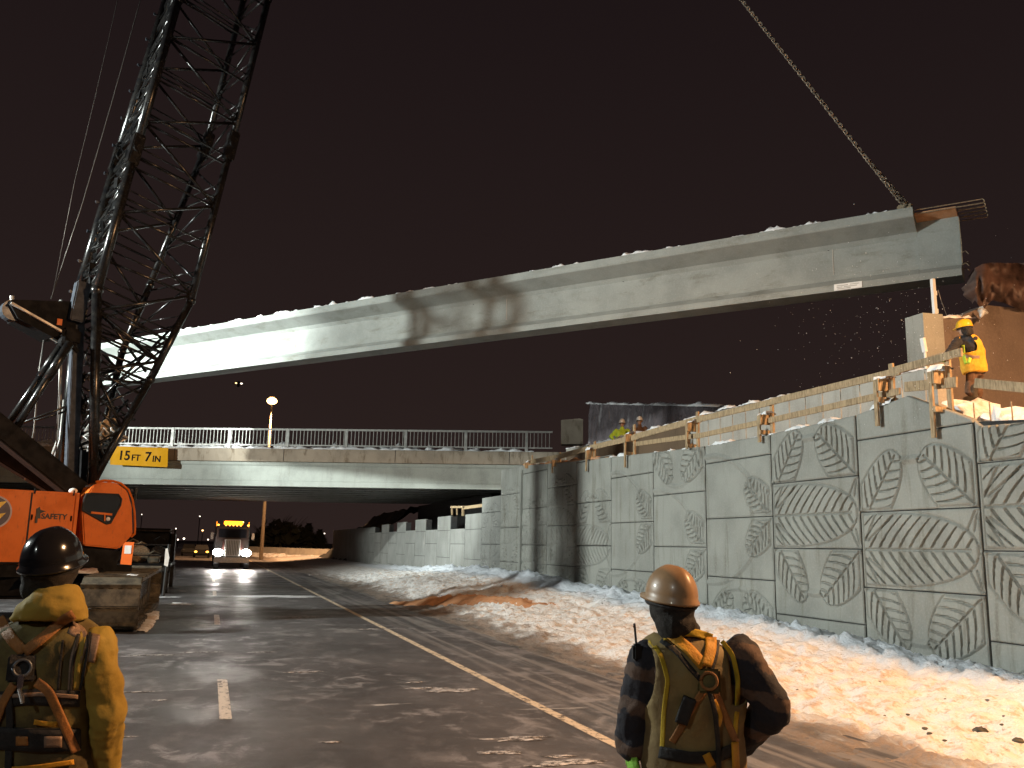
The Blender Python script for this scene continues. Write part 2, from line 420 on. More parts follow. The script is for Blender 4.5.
# far embankment behind the wall end, dark slope under the bridge
# ------------------------------------------------------------------ retaining wall
WX = 11.0; PW = 2.64; Y0 = 10.57
def leafh(U, Z, p0, p1, hw, nv=7, slant=.55, flat_to=.35, ub=(-9, 9), zb=(-9, 9)):
    """height of one carved leaf: midrib p0 (stem) -> p1 (tip), half width hw, cropped by ub/zb; metres"""
    p0 = np.array(p0); p1 = np.array(p1); d = p1-p0; L = np.linalg.norm(d); d = d/L; n = np.array([-d[1], d[0]])
    du = U-p0[0]; dz = Z-p0[1]; a = (du*d[0]+dz*d[1])/L; b = du*n[0]+dz*n[1]
    w = hw*np.sqrt(np.clip(1-(np.clip(a-flat_to, 0, 1)/(1-flat_to))**2, 0, 1))**.9
    q = np.minimum.reduce([w-np.abs(b), (1-a)*L, U-ub[0], ub[1]-U, Z-zb[0], zb[1]-Z])     # distance inside
    inside = q > 0
    body = .020*np.clip(q/.05, 0, 1)
    ph = (a-(slant*np.abs(b)+.40*b*b/hw)/L)*nv; fr = np.abs(ph-np.round(ph))*L/nv
    gw = .030*(1-.55*np.clip(np.abs(b)/hw, 0, 1))+.002
    vein = np.clip(1-fr/gw, 0, 1)*np.clip((q-.03)/.05, 0, 1)*np.clip((np.abs(b)-.02)/.03, 0, 1)
    mid = np.clip(1-np.abs(b)/.022, 0, 1)*(a < .95)
    h = np.where(inside, body-.055*np.maximum(np.sqrt(vein), .8*np.sqrt(mid)), 0)
    edge = np.exp(-(q/.020)**2)*(a > -.6)
    return h-.026*edge, inside
def arc(U, Z, c, r, w=.05, d=.03, zmin=-9, zmax=9):
    q = np.hypot(U-c[0], (Z-c[1])*1.0); return np.clip(1-np.abs(q-r)/w, 0, 1)*d*((Z > zmin) & (Z < zmax))
def motif(U, Z, kind, zc):
    H = np.zeros_like(U)
    def put(h, ins):
        nonlocal H; H = np.where(ins, h, np.minimum(H, 0)+h+np.maximum(H, 0)) 
    W = PW
    def pairs(z, sg):
        put(*leafh(U, Z, (.10*W, z+sg*.02), (.38*W, z+sg*.98), .42, 6, .62, .25, (.03*W, .435*W), (z+.02, 99) if sg > 0 else (-99, z-.02)))
        put(*leafh(U, Z, (.97*W, z+sg*.06), (.585*W, z+sg*.92), .50, 7, .55, .25, (.535*W, .975*W), (z+.02, 99) if sg > 0 else (-99, z-.02)))
    if kind == 'big':
        H += arc(U, Z, (.5*W, zc+.15), 1.34, .08, .05, zc+.66) + arc(U, Z, (.5*W, zc-.15), 1.34, .08, .05, -9, zc-.66)
        put(*leafh(U, Z, (-.25, zc), (W-.05, zc), .625, 12, .66, .36, (.03*W, 99)))
        pairs(zc+.66, 1); pairs(zc-.66, -1)
        for sg in (1, -1):
            for u0, u1 in ((.08, .34), (.05, .16), (.97, .90), (.985, .955)):
                a = np.array([u0*W if u0 < .5 else u0*W, zc+sg*.16 if u0 < .5 else zc+sg*.25]); b = np.array([u1*W, zc+sg*.60])
                if u0 > .5: a = np.array([u1*W, zc+sg*.30]); b = np.array([u0*W, zc+sg*.60])
                d = b-a; L2 = d@d; t = np.clip(((U-a[0])*d[0]+(Z-a[1])*d[1])/L2, 0, 1)
                q = np.hypot(U-a[0]-t*d[0], Z-a[1]-t*d[1]); H -= .04*np.clip(1-q/.028, 0, 1)
    elif kind == 'small':
        for sg in (1, -1):
            put(*leafh(U, Z, (.96*W, zc+sg*.10), (.64*W, zc+sg*.74), .40, 7, .55, .3, (.57*W, .975*W), (zc+.06, 99) if sg > 0 else (-99, zc-.06)))
            H += arc(U, Z, (0.1*W, zc-sg*.9), 2.35, .07, .04, zc+.05 if sg > 0 else -9, 9 if sg > 0 else zc-.05)
    elif kind == 'pair':
        pairs(zc, 1); H += arc(U, Z, (.5*W, zc-.25), 1.32, .07, .04, zc+.1)
    elif kind == 'pairdown':
        pairs(zc, -1); H += arc(U, Z, (.5*W, zc+.25), 1.35, .07, .04, -9, zc-.1)
    return H
def top_at(Y):
    return float(np.interp(Y, [5, 10.4, 10.6, 11.9, 13.2, 16, 18.5, 21, 24, 29, 31.6, 31.7], [3.6, 3.86, 4.0, 4.56, 4.40, 4.35, 4.36, 4.45, 4.58, 4.80, 4.95, 4.95]))
wall = thing('retaining_wall', (WX, 10.5, 0), 'long grey precast concrete wall carved with big leaf patterns beside the snow bank', 'retaining wall')
cols = {-2: ('big', 1.99), -1: ('big', 2.64), 0: ('big', 1.99), 1: ('big', 2.64), 2: ('small', 2.64), 3: ('small', 1.99), 4: ('small', 2.64), 5: ('big', 1.99),
        6: ('big', 2.64), 7: ('big', 1.99), 8: ('big', 2.64), 9: ('big', 1.99)}
extra = {2: [('pair', .05)], 3: [('pairdown', 4.58)], 4: [('pair', .05)], 1: [('pair', -.62)], -1: [('pair', -.62)]}
def panel(k, za, zb, topf, res, offx=0.):
    ya = Y0+PW*k+.022; yb = Y0+PW*(k+1)-.022; za += .010; zb -= .010
    nu = max(2, int((yb-ya)/res)); nz = max(2, int((zb-za)/res))
    # U: from the far side (left in view) to the near side
    Yl = np.linspace(yb, ya, nu+1); Tz = np.linspace(0, 1, nz+1)
    tops = np.array([min(zb, topf(y)) for y in Yl])
    if tops.max() <= za+.05: return None
    tops = np.maximum(tops, za+.02)
    Z = za+(tops[None, :]-za)*Tz[:, None]; Yg = np.repeat(Yl[None, :], nz+1, 0); U = (yb-Yg)+.022
    if k in cols:
        kind, zc = cols[k]; H = motif(U, Z, kind, zc)
        for kd, z2 in extra.get(k, []): H = H+motif(U, Z, kd, z2)
    else: H = np.zeros_like(U)
    e = np.minimum.reduce([Yg-ya, yb-Yg, Z-za, tops[None, :]-Z])
    H = H-.02*np.clip(1-e/.02, 0, 1)
    # raised margins beside joints on the carved columns
    Xg = WX-H-offx
    P = [[(Xg[i, j], Yg[i, j], Z[i, j]) for j in range(nu+1)] for i in range(nz+1)]
    mb = MB(); mb.grid(P)
    # returns: thin sides back to the backing
    def side(line):
        mb.grid([line, [(WX+.12, p[1], p[2]) for p in line]])
    side([r[0] for r in P][::-1]); side([r[-1] for r in P]); side(P[0]); side(P[-1][::-1])
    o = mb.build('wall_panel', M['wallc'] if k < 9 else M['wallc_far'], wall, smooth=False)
    return o
stack_tops = {10: 3.32, 11: 2.69, 12: 3.34, 13: 2.70, 14: 3.30, 15: 2.72, 16: 3.25, 17: 2.7, 18: 3.2, 19: 2.7, 20: 3.1}
for k in range(-3, 21):
    odd = k % 2 != 0
    zs = [-.62+.02, .68, 1.99, 3.30, 4.61, 5.92] if odd else [.02-1.31, .02, 1.33, 2.64, 3.93, 5.24]
    if k == 9: topf = lambda y: 3.95
    elif k >= 10: topf = (lambda T: (lambda y: T))(stack_tops[k])
    else: topf = top_at
    if k == 9: zs = [-.6, .68, 1.99, 3.30, 4.61]
    res = .017 if k <= 1 else (.028 if k <= 5 else (.05 if k < 10 else .3))
    for za, zb in zip(zs[:-1], zs[1:]): 
        if zb < -.3: continue
        panel(k, za, zb, topf, res)
# backing behind the joints
mb = MB()
for k in range(-3, 21):
    ya = Y0+PW*k; yb = ya+PW
    ta, tb = (top_at(ya), top_at(yb)) if k < 9 else ((3.9, 3.9) if k == 9 else (stack_tops[k], stack_tops[k]))
    ta -= .03; tb -= .03
    mb.prism([(WX+.05, ya, -.8), (WX+.05, yb, -.8), (WX+.05, yb, tb), (WX+.05, ya, ta)], (.3, 0, 0))
mb.build('wall_backing', M['joint'], wall)
# plain rear continuation of the wall to its far end under the bridge
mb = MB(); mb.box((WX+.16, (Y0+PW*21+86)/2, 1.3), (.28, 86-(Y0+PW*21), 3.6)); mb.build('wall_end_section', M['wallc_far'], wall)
# slip joint strip half way
mb = MB(); mb.beam((WX-.03, Y0+PW*8-.03, -.3), (WX-.03, Y0+PW*8-.03, 4.76), .16, .10, up=(1, 0, 0), bev=.015); mb.build('slip_joint', M['wallc'], wall)
# earth behind the wall (carries the deck level)
mb = MB(); 
rows = []
for y in list(np.arange(-20, 32, 1.3))+[32]:
    z = top_at(y)-.12; rows.append([(WX+.36, y, z), (WX+1.2, y, z+.04), (13.2, y, z+.06), (40, y, z+.1)])
mb.grid(rows); fill = mb.build('backfill', M['snow_dirty']); struct(fill)
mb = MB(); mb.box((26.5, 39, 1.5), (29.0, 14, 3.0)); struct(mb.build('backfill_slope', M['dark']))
# snow on the wall top at the near side
mb = MB(); lumpy_strip(mb, [(WX+.82, 9.0, 3.80), (WX+.82, 10.5, 3.86), (WX+.82, 11.6, 4.42)], .9, .17, 4, .06, .9)
lumpy_strip(mb, [(WX+.42, 5, 3.5), (WX+.42, 9, 3.72), (WX+.42, 10.6, 3.86)], .42, .10, 8, .08, .25)
o = mb.build('snow_heap', M['snow_dirty'], smooth=True); tag(o, kind='stuff')
mb = MB(); lumpy_strip(mb, [(WX+.14, y, top_at(y)-.01) for y in (12.3, 13.2, 16, 18.5, 21, 24)], .26, .045, 14, .07, 1.2)
o = mb.build('snow_dusting', M['snow'], smooth=True); tag(o, kind='stuff')
mb = MB(); lumpy_strip(mb, [(WX+.14, y, top_at(y)-.01) for y in (24, 27, 29.5, 31.6)], .26, .06, 24, .1, .9)
o = mb.build('rubble', M['sand'], smooth=True); tag(o, kind='stuff')

# ------------------------------------------------------------------ concrete parapet behind the wall
PX = 13.0
ppts = [gx(x, y, PX) for x, y in ((936, 367), (860, 381), (790, 395), (725, 409), (660, 427), (600, 443), (566, 449))]
par = thing('concrete_parapet', (PX, 13, 4.3), 'pale board marked concrete parapet with snow on its top behind the timber rails', 'parapet')
mb = MB()
for a, b in zip(ppts[:-1], ppts[1:]):
    mb.prism([(PX, a[1], 3.8), (PX, b[1], 3.8), (PX, b[1], b[2]), (PX, a[1], a[2])], (.35, 0, 0))
mb.build('parapet_body', M['parapet'], par)
mb = MB(); y = ppts[0][1]+.3
while y < ppts[-1][1]:
    z = float(np.interp(y, [p[1] for p in ppts], [p[2] for p in ppts])); mb.box((PX-.008, y, (3.9+z-.05)/2), (.02, .03, z-3.95)); y += .62
mb.build('form_ridge', M['parapet'], par)
mb = MB(); lumpy_strip(mb, [np.array(p)+[.12, 0, 0] for p in ppts], .32, .05, 31, .08, .9); mb.build('snow_cap', M['snow'], par, smooth=True)
# the rust-coloured formwork stretch at its far end
pf = [p for p in ppts if p[1] > 22]
mb = MB()
M['formwork'] = concrete('weathered_formwork', (.13, .085, .05), 1.2)
y0f, y1f = 22.6, ppts[-1][1]-.2
zf = lambda y: float(np.interp(y, [p[1] for p in ppts], [p[2] for p in ppts]))
mb.prism([(PX-.07, y0f, 4.3), (PX-.07, y1f, 4.3), (PX-.07, y1f, zf(y1f)-.12), (PX-.07, y0f, zf(y0f)-.10)], (.05, 0, 0))
fw = mb.build('formwork_board', M['formwork']); tag(fw, 'brown weathered formwork sheet against the far end of the parapet', 'formwork')

# ------------------------------------------------------------------ timber guard rail
gr = thing('timber_guard_rail', (WX, 11, 4.3), 'raw timber guard rail of posts and boards along the top of the leaf wall', 'guard rail')
posts = [(955, 354, 436), (897, 362, 424), (775, 401, 441), (700, 411, 448), (636, 424, 466), (596, 441, 470), (561, 452, 472), (533, 455, 466)]
pos3 = []
for i, (x, yt, yb_) in enumerate(posts):
    b = gx(x, (yt+yb_)/2, WX+.12); t_ = gx(x, yt, WX+.12)
    if i == 0: t_ = gx(x, yt-2, WX+.12)
    Y = b[1]; pos3.append((Y, t_[2])); zt = top_at(Y)
    mb = MB(); mb.box((WX+.12, Y+.10, (t_[2]+zt-.25)/2), (.045, .10, t_[2]-zt+.25), bev=.004); mb.build('post', M['wood'], gr)
    s0 = gx(x-9 if i < 4 else x-4, yb_, WX-.10)
    mb = MB(); mb.box((WX-.085, Y+.28, (s0[2]+t_[2]-.28)/2), (.04, .09, t_[2]-.28-s0[2]), bev=.004); mb.build('stake', M['wood'], gr)
    mb = MB(); mb.box((WX+.03, Y+.19, zt+.05), (.34, .07, .09), bev=.004); mb.build('cleat', M['wood'], gr); mb = MB(); mb.box((WX+.0, Y+.19, t_[2]-.38), (.24, .04, .22), bev=.004); mb.build('cleat', M['wood'], gr)
    mb = MB(); lumpy_strip(mb, [(WX+.03, Y+.02, t_[2]-.27), (WX+.03, Y+.32, t_[2]-.27)], .26, .07, i*5, .04, .5); mb.build('snow_cap', M['snow'], gr, smooth=True)
railn = [0]
def rail_px(p, q, w=.04, h=.135, X=WX+.06, name='rail_board'):
    railn[0] += 1; X = X+(.005 if railn[0] % 2 else 0)
    a = gx(*p, X); b = gx(*q, X); mb = MB(); mb.beam(a, b, w, h, bev=.004); return mb.build(name, M['wood'], gr)
rail_px((962, 352), (893, 371)) ; rail_px((900, 371), (770, 402)); rail_px((776, 401), (697, 420)); rail_px((703, 418), (634, 437), h=.16)
rail_px((640, 436), (594, 447), h=.16); rail_px((598, 446), (558, 457), h=.16); rail_px((562, 456), (530, 462), h=.16)
rail_px((957, 382), (905, 387), h=.17); rail_px((900, 391), (772, 420), h=.12, X=WX+.07); rail_px((776, 419), (698, 436), h=.12, X=WX+.07)
rail_px((702, 435), (636, 444), h=.12, X=WX+.07)
rail_px((1060, 391), (975, 383), h=.15); rail_px((1100, 350), (966, 352), h=.001, w=.001) if 0 else None
# starter bars on the wall top
for i, x in enumerate((975, 991, 1013, 1035)):
    a = gx(x, 424, WX+.2); mb = MB(); mb.tube([a, a+[0, 0, .34]], .012, 6)
    o = mb.build('starter_bar', M['rust']); tag(o, 'thin steel bar standing up out of the snow on the wall top', 'steel bar', 'steel bars at the near end of the wall top')
# boards at the stepped low end of the wall
lr = thing('stair_rail', (WX, 34, 3.3), 'pale timber rail climbing over the stepped low end of the wall', 'guard rail')
def seg(p, q, w=.05, h=.10, X=WX+.1, name='rail_board', par_=lr):
    mb = MB(); mb.beam(gx(*p, X), gx(*q, X), w, h, bev=.004); mb.build(name, M['wood'], par_)
seg((452, 515), (452, 507), .08, .08, name='post'); seg((463, 516), (463, 506), .1, .1, name='post'); seg((484.5, 514), (484.5, 503), .1, .1, name='post')
seg((451, 507), (465, 507)); seg((463, 508), (486, 505), h=.14); seg((486, 506), (504, 495), h=.12); seg((442, 520), (452, 520), h=.14); seg((468, 518), (484, 517), h=.12)
seg((503.5, 494), (503.5, 514), .08, .08, name='post'); seg((457, 515), (457, 507), .06, .06, name='post')
a, b = gx(509, 473, WX+.2), gx(522.5, 490, WX+.2)
mb = MB(); mb.prism([gx(509.5, 472.5, WX+.2), gx(522.5, 469.5, WX+.2), gx(522.5, 489, WX+.2), gx(509, 492, WX+.2)], (.03, 0, 0))
o = mb.build('plywood_sheet', M['ply']); tag(o, 'ochre plywood sheet standing on the wall step under the bridge end', 'plywood')
# ------------------------------------------------------------------ bridge
B0 = np.array([-11.44, 56.48, 0]); B1 = np.array([15.46, 44.86, 0]); BT = (B1-B0)/np.linalg.norm(B1-B0); BN = np.array([BT[1], -BT[0], 0])   # BN faces the camera
if BN[1] > 0: BN = -BN
def bp(s, off, z): return B0+BT*s+BN*off+np.array([0, 0, z])
bridge = thing('road_bridge', (B0[0], B0[1], 4.9), 'grey concrete road bridge with white metal railing crossing over the road', 'bridge')
S0, S1 = -24, 33.5
mb = MB()   # fascia girder with bottom bulb
prof = [(0.0, 4.9), (0.0, 5.16), (-.06, 5.24), (-.06, 6.0), (.0, 6.08), (.0, 6.22), (-.5, 6.22), (-.5, 4.9)]
mb.prism([bp(S0, a, z) for a, z in prof], BT*(S1-S0)); mb.build('fascia_girder', M['conc'], bridge, recalc=True)
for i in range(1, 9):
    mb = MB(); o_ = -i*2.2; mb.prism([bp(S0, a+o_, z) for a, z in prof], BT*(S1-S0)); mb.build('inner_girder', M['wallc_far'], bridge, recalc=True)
mb = MB(); prof2 = [(.16, 6.24), (.16, 6.93), (-19, 6.93), (-19, 6.24)]
mb.prism([bp(S0, a, z) for a, z in prof2], BT*(S1-S0+1.2)); mb.build('deck_slab', M['slab'], bridge, recalc=True)
mb = MB(); s = S0+3.1
while s < S1: mb.box(bp(s, .165, 6.585), (.02, .02, .66), (BT, BN, (0, 0, 1))); s += 6.2
mb.build('slab_joint', M['joint'], bridge)
mb = MB(); lumpy_strip(mb, [bp(s_, -.06, 6.95) for s_ in np.arange(S0, 31.5, 3)], .42, .10, 3, .14, .9); lumpy_strip(mb, [bp(s_, -.5, 6.95) for s_ in np.arange(S0, 30, 3)], .7, .22, 13, .14, .9)
mb.build('snow_ledge', M['snow'], bridge, smooth=True)
rl = thing('x', (0, 0, 0), '', '') if 0 else None
mb = MB(); mb.beam(bp(S0, -.05, 8.03), bp(31.0, -.05, 8.03), .10, .10); mb.beam(bp(S0, -.05, 7.16), bp(31.0, -.05, 7.16), .06, .07)
rails = mb.build('railing', M['galv'], bridge)
s = -23.2
while s < 31:
    mb = MB(); mb.box(bp(s, -.05, 7.5), (.16, .13, 1.1), (BT, BN, (0, 0, 1))); mb.build('railing_post', M['galv'], rails)
    s += 3.3
mb = MB(); s = S0+.1
while s < 30.9: mb.box(bp(s, -.05, 7.6), (.032, .032, .84), (BT, BN, (0, 0, 1))); s += .205
mb.build('railing_bars', M['galv'], rails)
mb = MB(); mb.prism([on_plane(x, y, bp(0, -.05, 0), BN) for x, y in ((561, 420), (579, 418.5), (583, 419), (583, 444), (561, 444))], -BN*1.0)
ep = mb.build('end_pillar', M['slab'], bridge, recalc=True)

# abutment face beyond the wall line and the dark end wall under the deck
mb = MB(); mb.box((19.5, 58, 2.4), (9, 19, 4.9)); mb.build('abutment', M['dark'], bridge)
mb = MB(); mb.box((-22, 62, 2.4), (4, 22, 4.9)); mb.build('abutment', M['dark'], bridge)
# height sign
sg = thing('height_sign', bp(6, .6, 5.85), 'yellow clearance sign reading 15 FT 7 IN fixed to the face of the bridge girder', 'sign')
sp = [on_plane(x, y, bp(0, .62, 0), BN) for x, y in ((111.5, 446.5), (167.8, 448.3), (167.2, 466.8), (110.5, 464.3))]
mb = MB(); mb.prism(sp, -BN*.06); mb.build('sign_plate', M['sign'], sg, recalc=True)
mb = MB()
for i in range(4):
    a, b = sp[i], sp[(i+1) % 4]; mb.beam(a+BN*.004, b+BN*.004, .045, .02, up=BN)
mb.build('sign_border', M['sign'], sg)
for u in (.2, .8):
    mb = MB(); q = lerp(lerp(sp[0], sp[1], u), lerp(sp[3], sp[2], u), .3); mb.beam(q-BN*.07, q-BN*.6, .06, .06); mb.build('bracket', M['grey_steel'], sg); mb = MB(); q = lerp(lerp(sp[0], sp[1], u), lerp(sp[3], sp[2], u), .8); mb.beam(q-BN*.07, q-BN*.66, .06, .06); mb.build('bracket', M['grey_steel'], sg)
def text_on(txt, P0, ex, ez, n, size, mat, parent, name='lettering', bold=.02, align='LEFT'):
    cu = bpy.data.curves.new(name, 'FONT'); cu.body = txt; cu.size = size; cu.extrude = .004; cu.offset = bold*size; cu.align_x = align
    o = bpy.data.objects.new(name, cu); COL.objects.link(o)
    ex = Vector(ex).normalized(); n = Vector(n).normalized(); ey = n.cross(ex).normalized()
    mt = Matrix.Identity(4)
    for i in range(3): mt[i][0] = ex[i]; mt[i][1] = ey[i]; mt[i][2] = n[i]; mt[i][3] = P0[i]
    dg = bpy.context.evaluated_depsgraph_get(); dg.update(); me = bpy.data.meshes.new_from_object(o.evaluated_get(dg))
    bpy.data.objects.remove(o); me.transform(mt)
    if parent: me.transform(Matrix.Translation(-Vector(parent_loc(parent))))
    me.materials.clear(); me.materials.append(mat)
    o = bpy.data.objects.new(name, me); COL.objects.link(o); o.parent = parent; return o
exs = sp[1]-sp[0]; exs /= np.linalg.norm(exs)
def sgp(u, v): return lerp(lerp(sp[0], sp[1], u), lerp(sp[3], sp[2], u), v)+BN*.008
text_on('15', sgp(.12, .72), exs, None, BN, .72, M['matt'], sg); text_on('FT', sgp(.36, .74), exs, None, BN, .48, M['matt'], sg)
text_on('7', sgp(.595, .74), exs, None, BN, .72, M['matt'], sg); text_on('IN', sgp(.73, .76), exs, None, BN, .48, M['matt'], sg)

# ------------------------------------------------------------------ covered enclosure on the approach
EX = 17.5
ea, eb = gx(590, 404, EX), gx(722, 407, EX+0.0); 
zt = (ea[2]+eb[2])/2
en = thing('covered_enclosure', (EX, ea[1], 5), 'long low frame wrapped in shiny black plastic with snow on its roof, behind the parapet', 'enclosure')
na, nb = np.array([EX, ea[1], 0]), np.array([EX, eb[1], 0])
mb = MB(); rows = []
z0 = 5.0
for j in range(15):
    v = j/14; row = []
    for i in range(301):
        u = i/300; y = na[1]+(nb[1]-na[1])*u; zt_ = ea[2]+(eb[2]-ea[2])*u; fold = .16*fbm(u*26+v*1.5, v*1.1, 2, 4)*(.3+v)+.05*fbm(u*80+v*6, v*3, 5, 3)+.05*math.sin(u*70+3*v+4*fbm(u*5, 1))*(v)
        row.append((EX-.25*v+fold, y, zt_-(zt_-z0)*v))
    rows.append(row)
mb.grid(rows)
rows = []
for j in range(13):
    v = j/12; row = []
    for i in range(16):
        u = i/15; fold = .12*fbm(u*6+v, v*1.3, 9, 4); row.append((EX+u*2.6, na[1]+fold+.3*v+.05, ea[2]-(ea[2]-z0)*v))
    rows.append(row)
mb.grid(rows); mb.build('plastic_sheet', M['tarp'], en, smooth=True)
mb = MB(); mb.prism([(EX, na[1], ea[2]-.06), (EX, nb[1], eb[2]-.06), (EX+2.6, nb[1], eb[2]-.06), (EX+2.6, na[1], ea[2]-.06)], (0, 0, .05)); mb.build('roof', M['tarp'], en)
mb = MB(); lumpy_strip(mb, [(EX+.05, na[1], ea[2]), (EX+.05, nb[1], eb[2])], .5, .10, 55, .12, .5); mb.build('snow_cap', M['snow'], en, smooth=True)

# ------------------------------------------------------------------ bridge seat (abutment) at the right
ab = thing('bridge_abutment', (14, 14.2, 4.4), 'tall brown stained concrete bridge seat with a grey end face beside the bending worker', 'abutment')
AY = 14.24; ax0 = gy(940, 340, AY)[0]; atz = gy(940, 318, AY)[2]
mb = MB()
aL = gy(925, 345, AY+.0)
mb.prism([(ax0, AY, 4.0), (21, AY, 4.0), (21, AY, atz+.55), (ax0+1.3, AY, atz+.42), (ax0+.62, AY, atz+.10), (ax0, AY, atz)], (0, .42, 0)); mb.build('seat_wall', M['abut'], ab, recalc=True)
mb = MB(); zt2 = gy(932, 318, AY+.2)[2]; zb2 = gy(930, 400, AY+.2)[2]
x0_ = gy(924.5, 340, AY-.12)[0]; mb.prism([(x0_, AY-.12, 4.0), (ax0-.002, AY-.12, 4.0), (ax0-.002, AY-.12, zt2), (x0_, AY-.12, zt2-.02)], (0, .5, 0)); mb.build('end_block', M['wallc'], ab, recalc=True)
mb = MB(); lumpy_strip(mb, [(ax0+.0, AY+.08, atz), (ax0+1.0, AY+.08, atz+.1)], .2, .06, 5, .06, .6); mb.build('snow_cap', M['snow_dirty'], ab, smooth=True)
# tarpaulin heap on it
tb = gy(1000, 300, AY+.4)
mb = MB(); rows = []
outl = [(975, 268, 300), (982, 264, 311), (992, 262.5, 300), (1004, 263, 303), (1016, 263, 308), (1030, 263, 314), (1050, 262, 318), (1075, 262, 320), (1110, 262, 322)]
for j in range(14):
    v = j/13; row = []
    for i in range(40):
        u = i/39*8; k = min(7, int(u)); f = u-k; a = outl[k]; b = outl[k+1]
        x = a[0]+(b[0]-a[0])*f; yt = a[1]+(b[1]-a[1])*f; yb = a[2]+(b[2]-a[2])*f
        bul = math.sin(v*math.pi*.9+.15); p = gy(x, yt+(yb-yt)*v, AY-.05-.35*bul+.14*fbm(x*.09, v*2.2, 3)*2)
        row.append(p)
    rows.append(row)
mb.grid(rows); back = [[(p[0]+.3, AY+.45, p[2]-.05) for p in rows[0]], rows[0]]; mb.grid(back)
mb.grid([[(rows[j][0][0]+.18, AY+.15, rows[j][0][2]) for j in range(14)], [rows[j][0] for j in range(14)]])
tp = mb.build('tarpaulin', M['brown_tarp'], smooth=True); tag(tp, 'creased brown tarpaulin bundled over the top of the bridge seat', 'tarpaulin')
p = gy(982, 310, AY-.28); mb = MB(); mb.sphere(p, (.10, .09, .13), 16, 12)
mb.v = [(x+.12*fbm(x*5, z*5, 1), y, z+.12*fbm(x*5, z*5, 4)) for x, y, z in mb.v]
o = mb.build('insulator_bundle', M['galv'], smooth=True); o.name = 'sandbag'; tag(o, 'small pale sandbag hanging at the corner of the brown tarpaulin', 'sandbag')
# white support post and kicker
pa, pb = gy(932.6, 279, 14.9), gy(935.5, 319, 14.9)
mb = MB(); mb.beam(pb, pa, .075, .075); mb.box(lerp(pa, pb, .35)+[.05, 0, 0], (.05, .05, .1)); mb.box(lerp(pa, pb, .8)+[.05, 0, 0], (.05, .05, .1))
o = mb.build('shoring_post', M['white']); tag(o, 'bright white steel post rising from the bridge seat to the hanging girder', 'post')
mb = MB(); mb.beam(gy(922.5, 338, 13.9), gy(925, 352, 13.9), .09, .06); mb.beam(gy(925, 352, 13.9), gy(926, 369, 13.9), .035, .035); mb.beam(gy(927, 368, 13.9), gy(919, 378, 13.9), .05, .05)
o = mb.build('bracing_strut', M['white']); tag(o, 'short bright white bracing piece against the grey end face of the bridge seat', 'brace')
mb = MB(); mb.tube([gy(938, 290, 14.6), gy(941, 300, 14.6), gy(948, 319, 14.4)], .008, 5)
o = mb.build('tag_line', M['cable']); tag(o, 'thin cord hanging just beside the bright white post', 'cord')

# ------------------------------------------------------------------ hanging girder
GH = 1.8; GZ = 3.69*GH+1.9
gR = gz(962, 275, GZ); gL = gz(102, 385, GZ); gd = gL-gR; GL = np.linalg.norm(gd); gd /= GL; gn = np.array([-abs(gd[1]), -abs(gd[0]), 0]); gn = np.array([gd[1], -gd[0], 0]); 
if gn@(-gR) < 0: gn = -gn
# measured points lie on the near bottom edge: shift centre line
HB = .36
def gp(s, t, z): return gR+gd*s+gn*(t-HB)+np.array([0, 0, z])
gi = thing('bridge_girder', gp(GL/2, 0, 0), 'long pale concrete girder with wide top flange hanging level in the night sky', 'girder')
half = [(HB, 0), (HB, .17), (.12, .36), (.10, .5), (.10, 1.20), (.18, 1.32), (.66, 1.56), (.68, 1.60), (.68, GH)]
sec = [(t, z) for t, z in half]+[(-t, z) for t, z in reversed(half)]
def loft(ss, sec, name, mat, jitter=0):
    mb = MB(); n = len(sec); vs = []
    for s in ss: vs += [gp(s, t, z+jitter*fbm(s*.7, t)) for t, z in sec]
    fs = [(i*n+k, i*n+(k+1) % n, (i+1)*n+(k+1) % n, (i+1)*n+k) for i in range(len(ss)-1) for k in range(n)]
    fs += [tuple(range(n)), tuple((len(ss)-1)*n+k for k in reversed(range(n)))]
    mb.add(vs, fs); return mb.build(name, mat, gi, recalc=True)
FS = .95     # flange starts this far from the near end
loft([FS, GL*.3, GL*.6, GL], [(t, z) for t, z in sec], 'girder_body', M['girder'])
endh = [(HB, 0), (HB, .17), (.15, .33), (.15, 1.50), (.15, 1.56)]
loft([0, FS-.002], [(t, z) for t, z in endh]+[(-t, z) for t, z in reversed(endh)], 'end_block', M['girder'])
mb = MB(); mb.prism([gp(.02, t, z) for t, z in ((.15, 1.562), (.5, 1.66), (.5, 1.70), (-.5, 1.70), (-.5, 1.66), (-.15, 1.562))], gd*(FS-.03)); 
mb.build('end_cap', M['sand'], gi, recalc=True)
for i in range(5):
    t = .52-.26*i; mb = MB(); z1, z2 = 1.66, 1.76; e = -.55-.0*i
    pts = [gp(.9, t, z2), gp(e, t, z2)]+[gp(e-.055*math.sin(a), t, (z1+z2)/2+.05*math.cos(a)) for a in np.linspace(.3, math.pi-.3, 6)]+[gp(e, t, z1), gp(.9, t, z1)]
    mb.tube(pts, .014, 6); mb.build('rebar_hook', M['rust'], gi)
mb = MB()
for t, z in ((.2, .3), (-.2, .45), (.15, .62), (.1, .2)): mb.tube([gp(0, t, z), gp(-.10, t+.02, z+.03), gp(-.16, t, z-.05)], .012, 5)
mb.tube([gp(-.01, .2, 1.5), gp(-.03, .24, .9), gp(-.02, .22, .35)], .01, 5)
mb.build('strand_end', M['rust'], gi)
mb = MB(); lumpy_strip(mb, [gp(s, .52, GH-.005) for s in np.arange(FS+.6, GL, 1.0)], .22, .05, 77, .05, 1.5)
lumpy_strip(mb, [gp(s, 0, GH-.005) for s in np.arange(FS+.6, GL, 1.0)], .7, .035, 37, .2, .8); mb.build('snow_crust', M['snow'], gi, smooth=True)
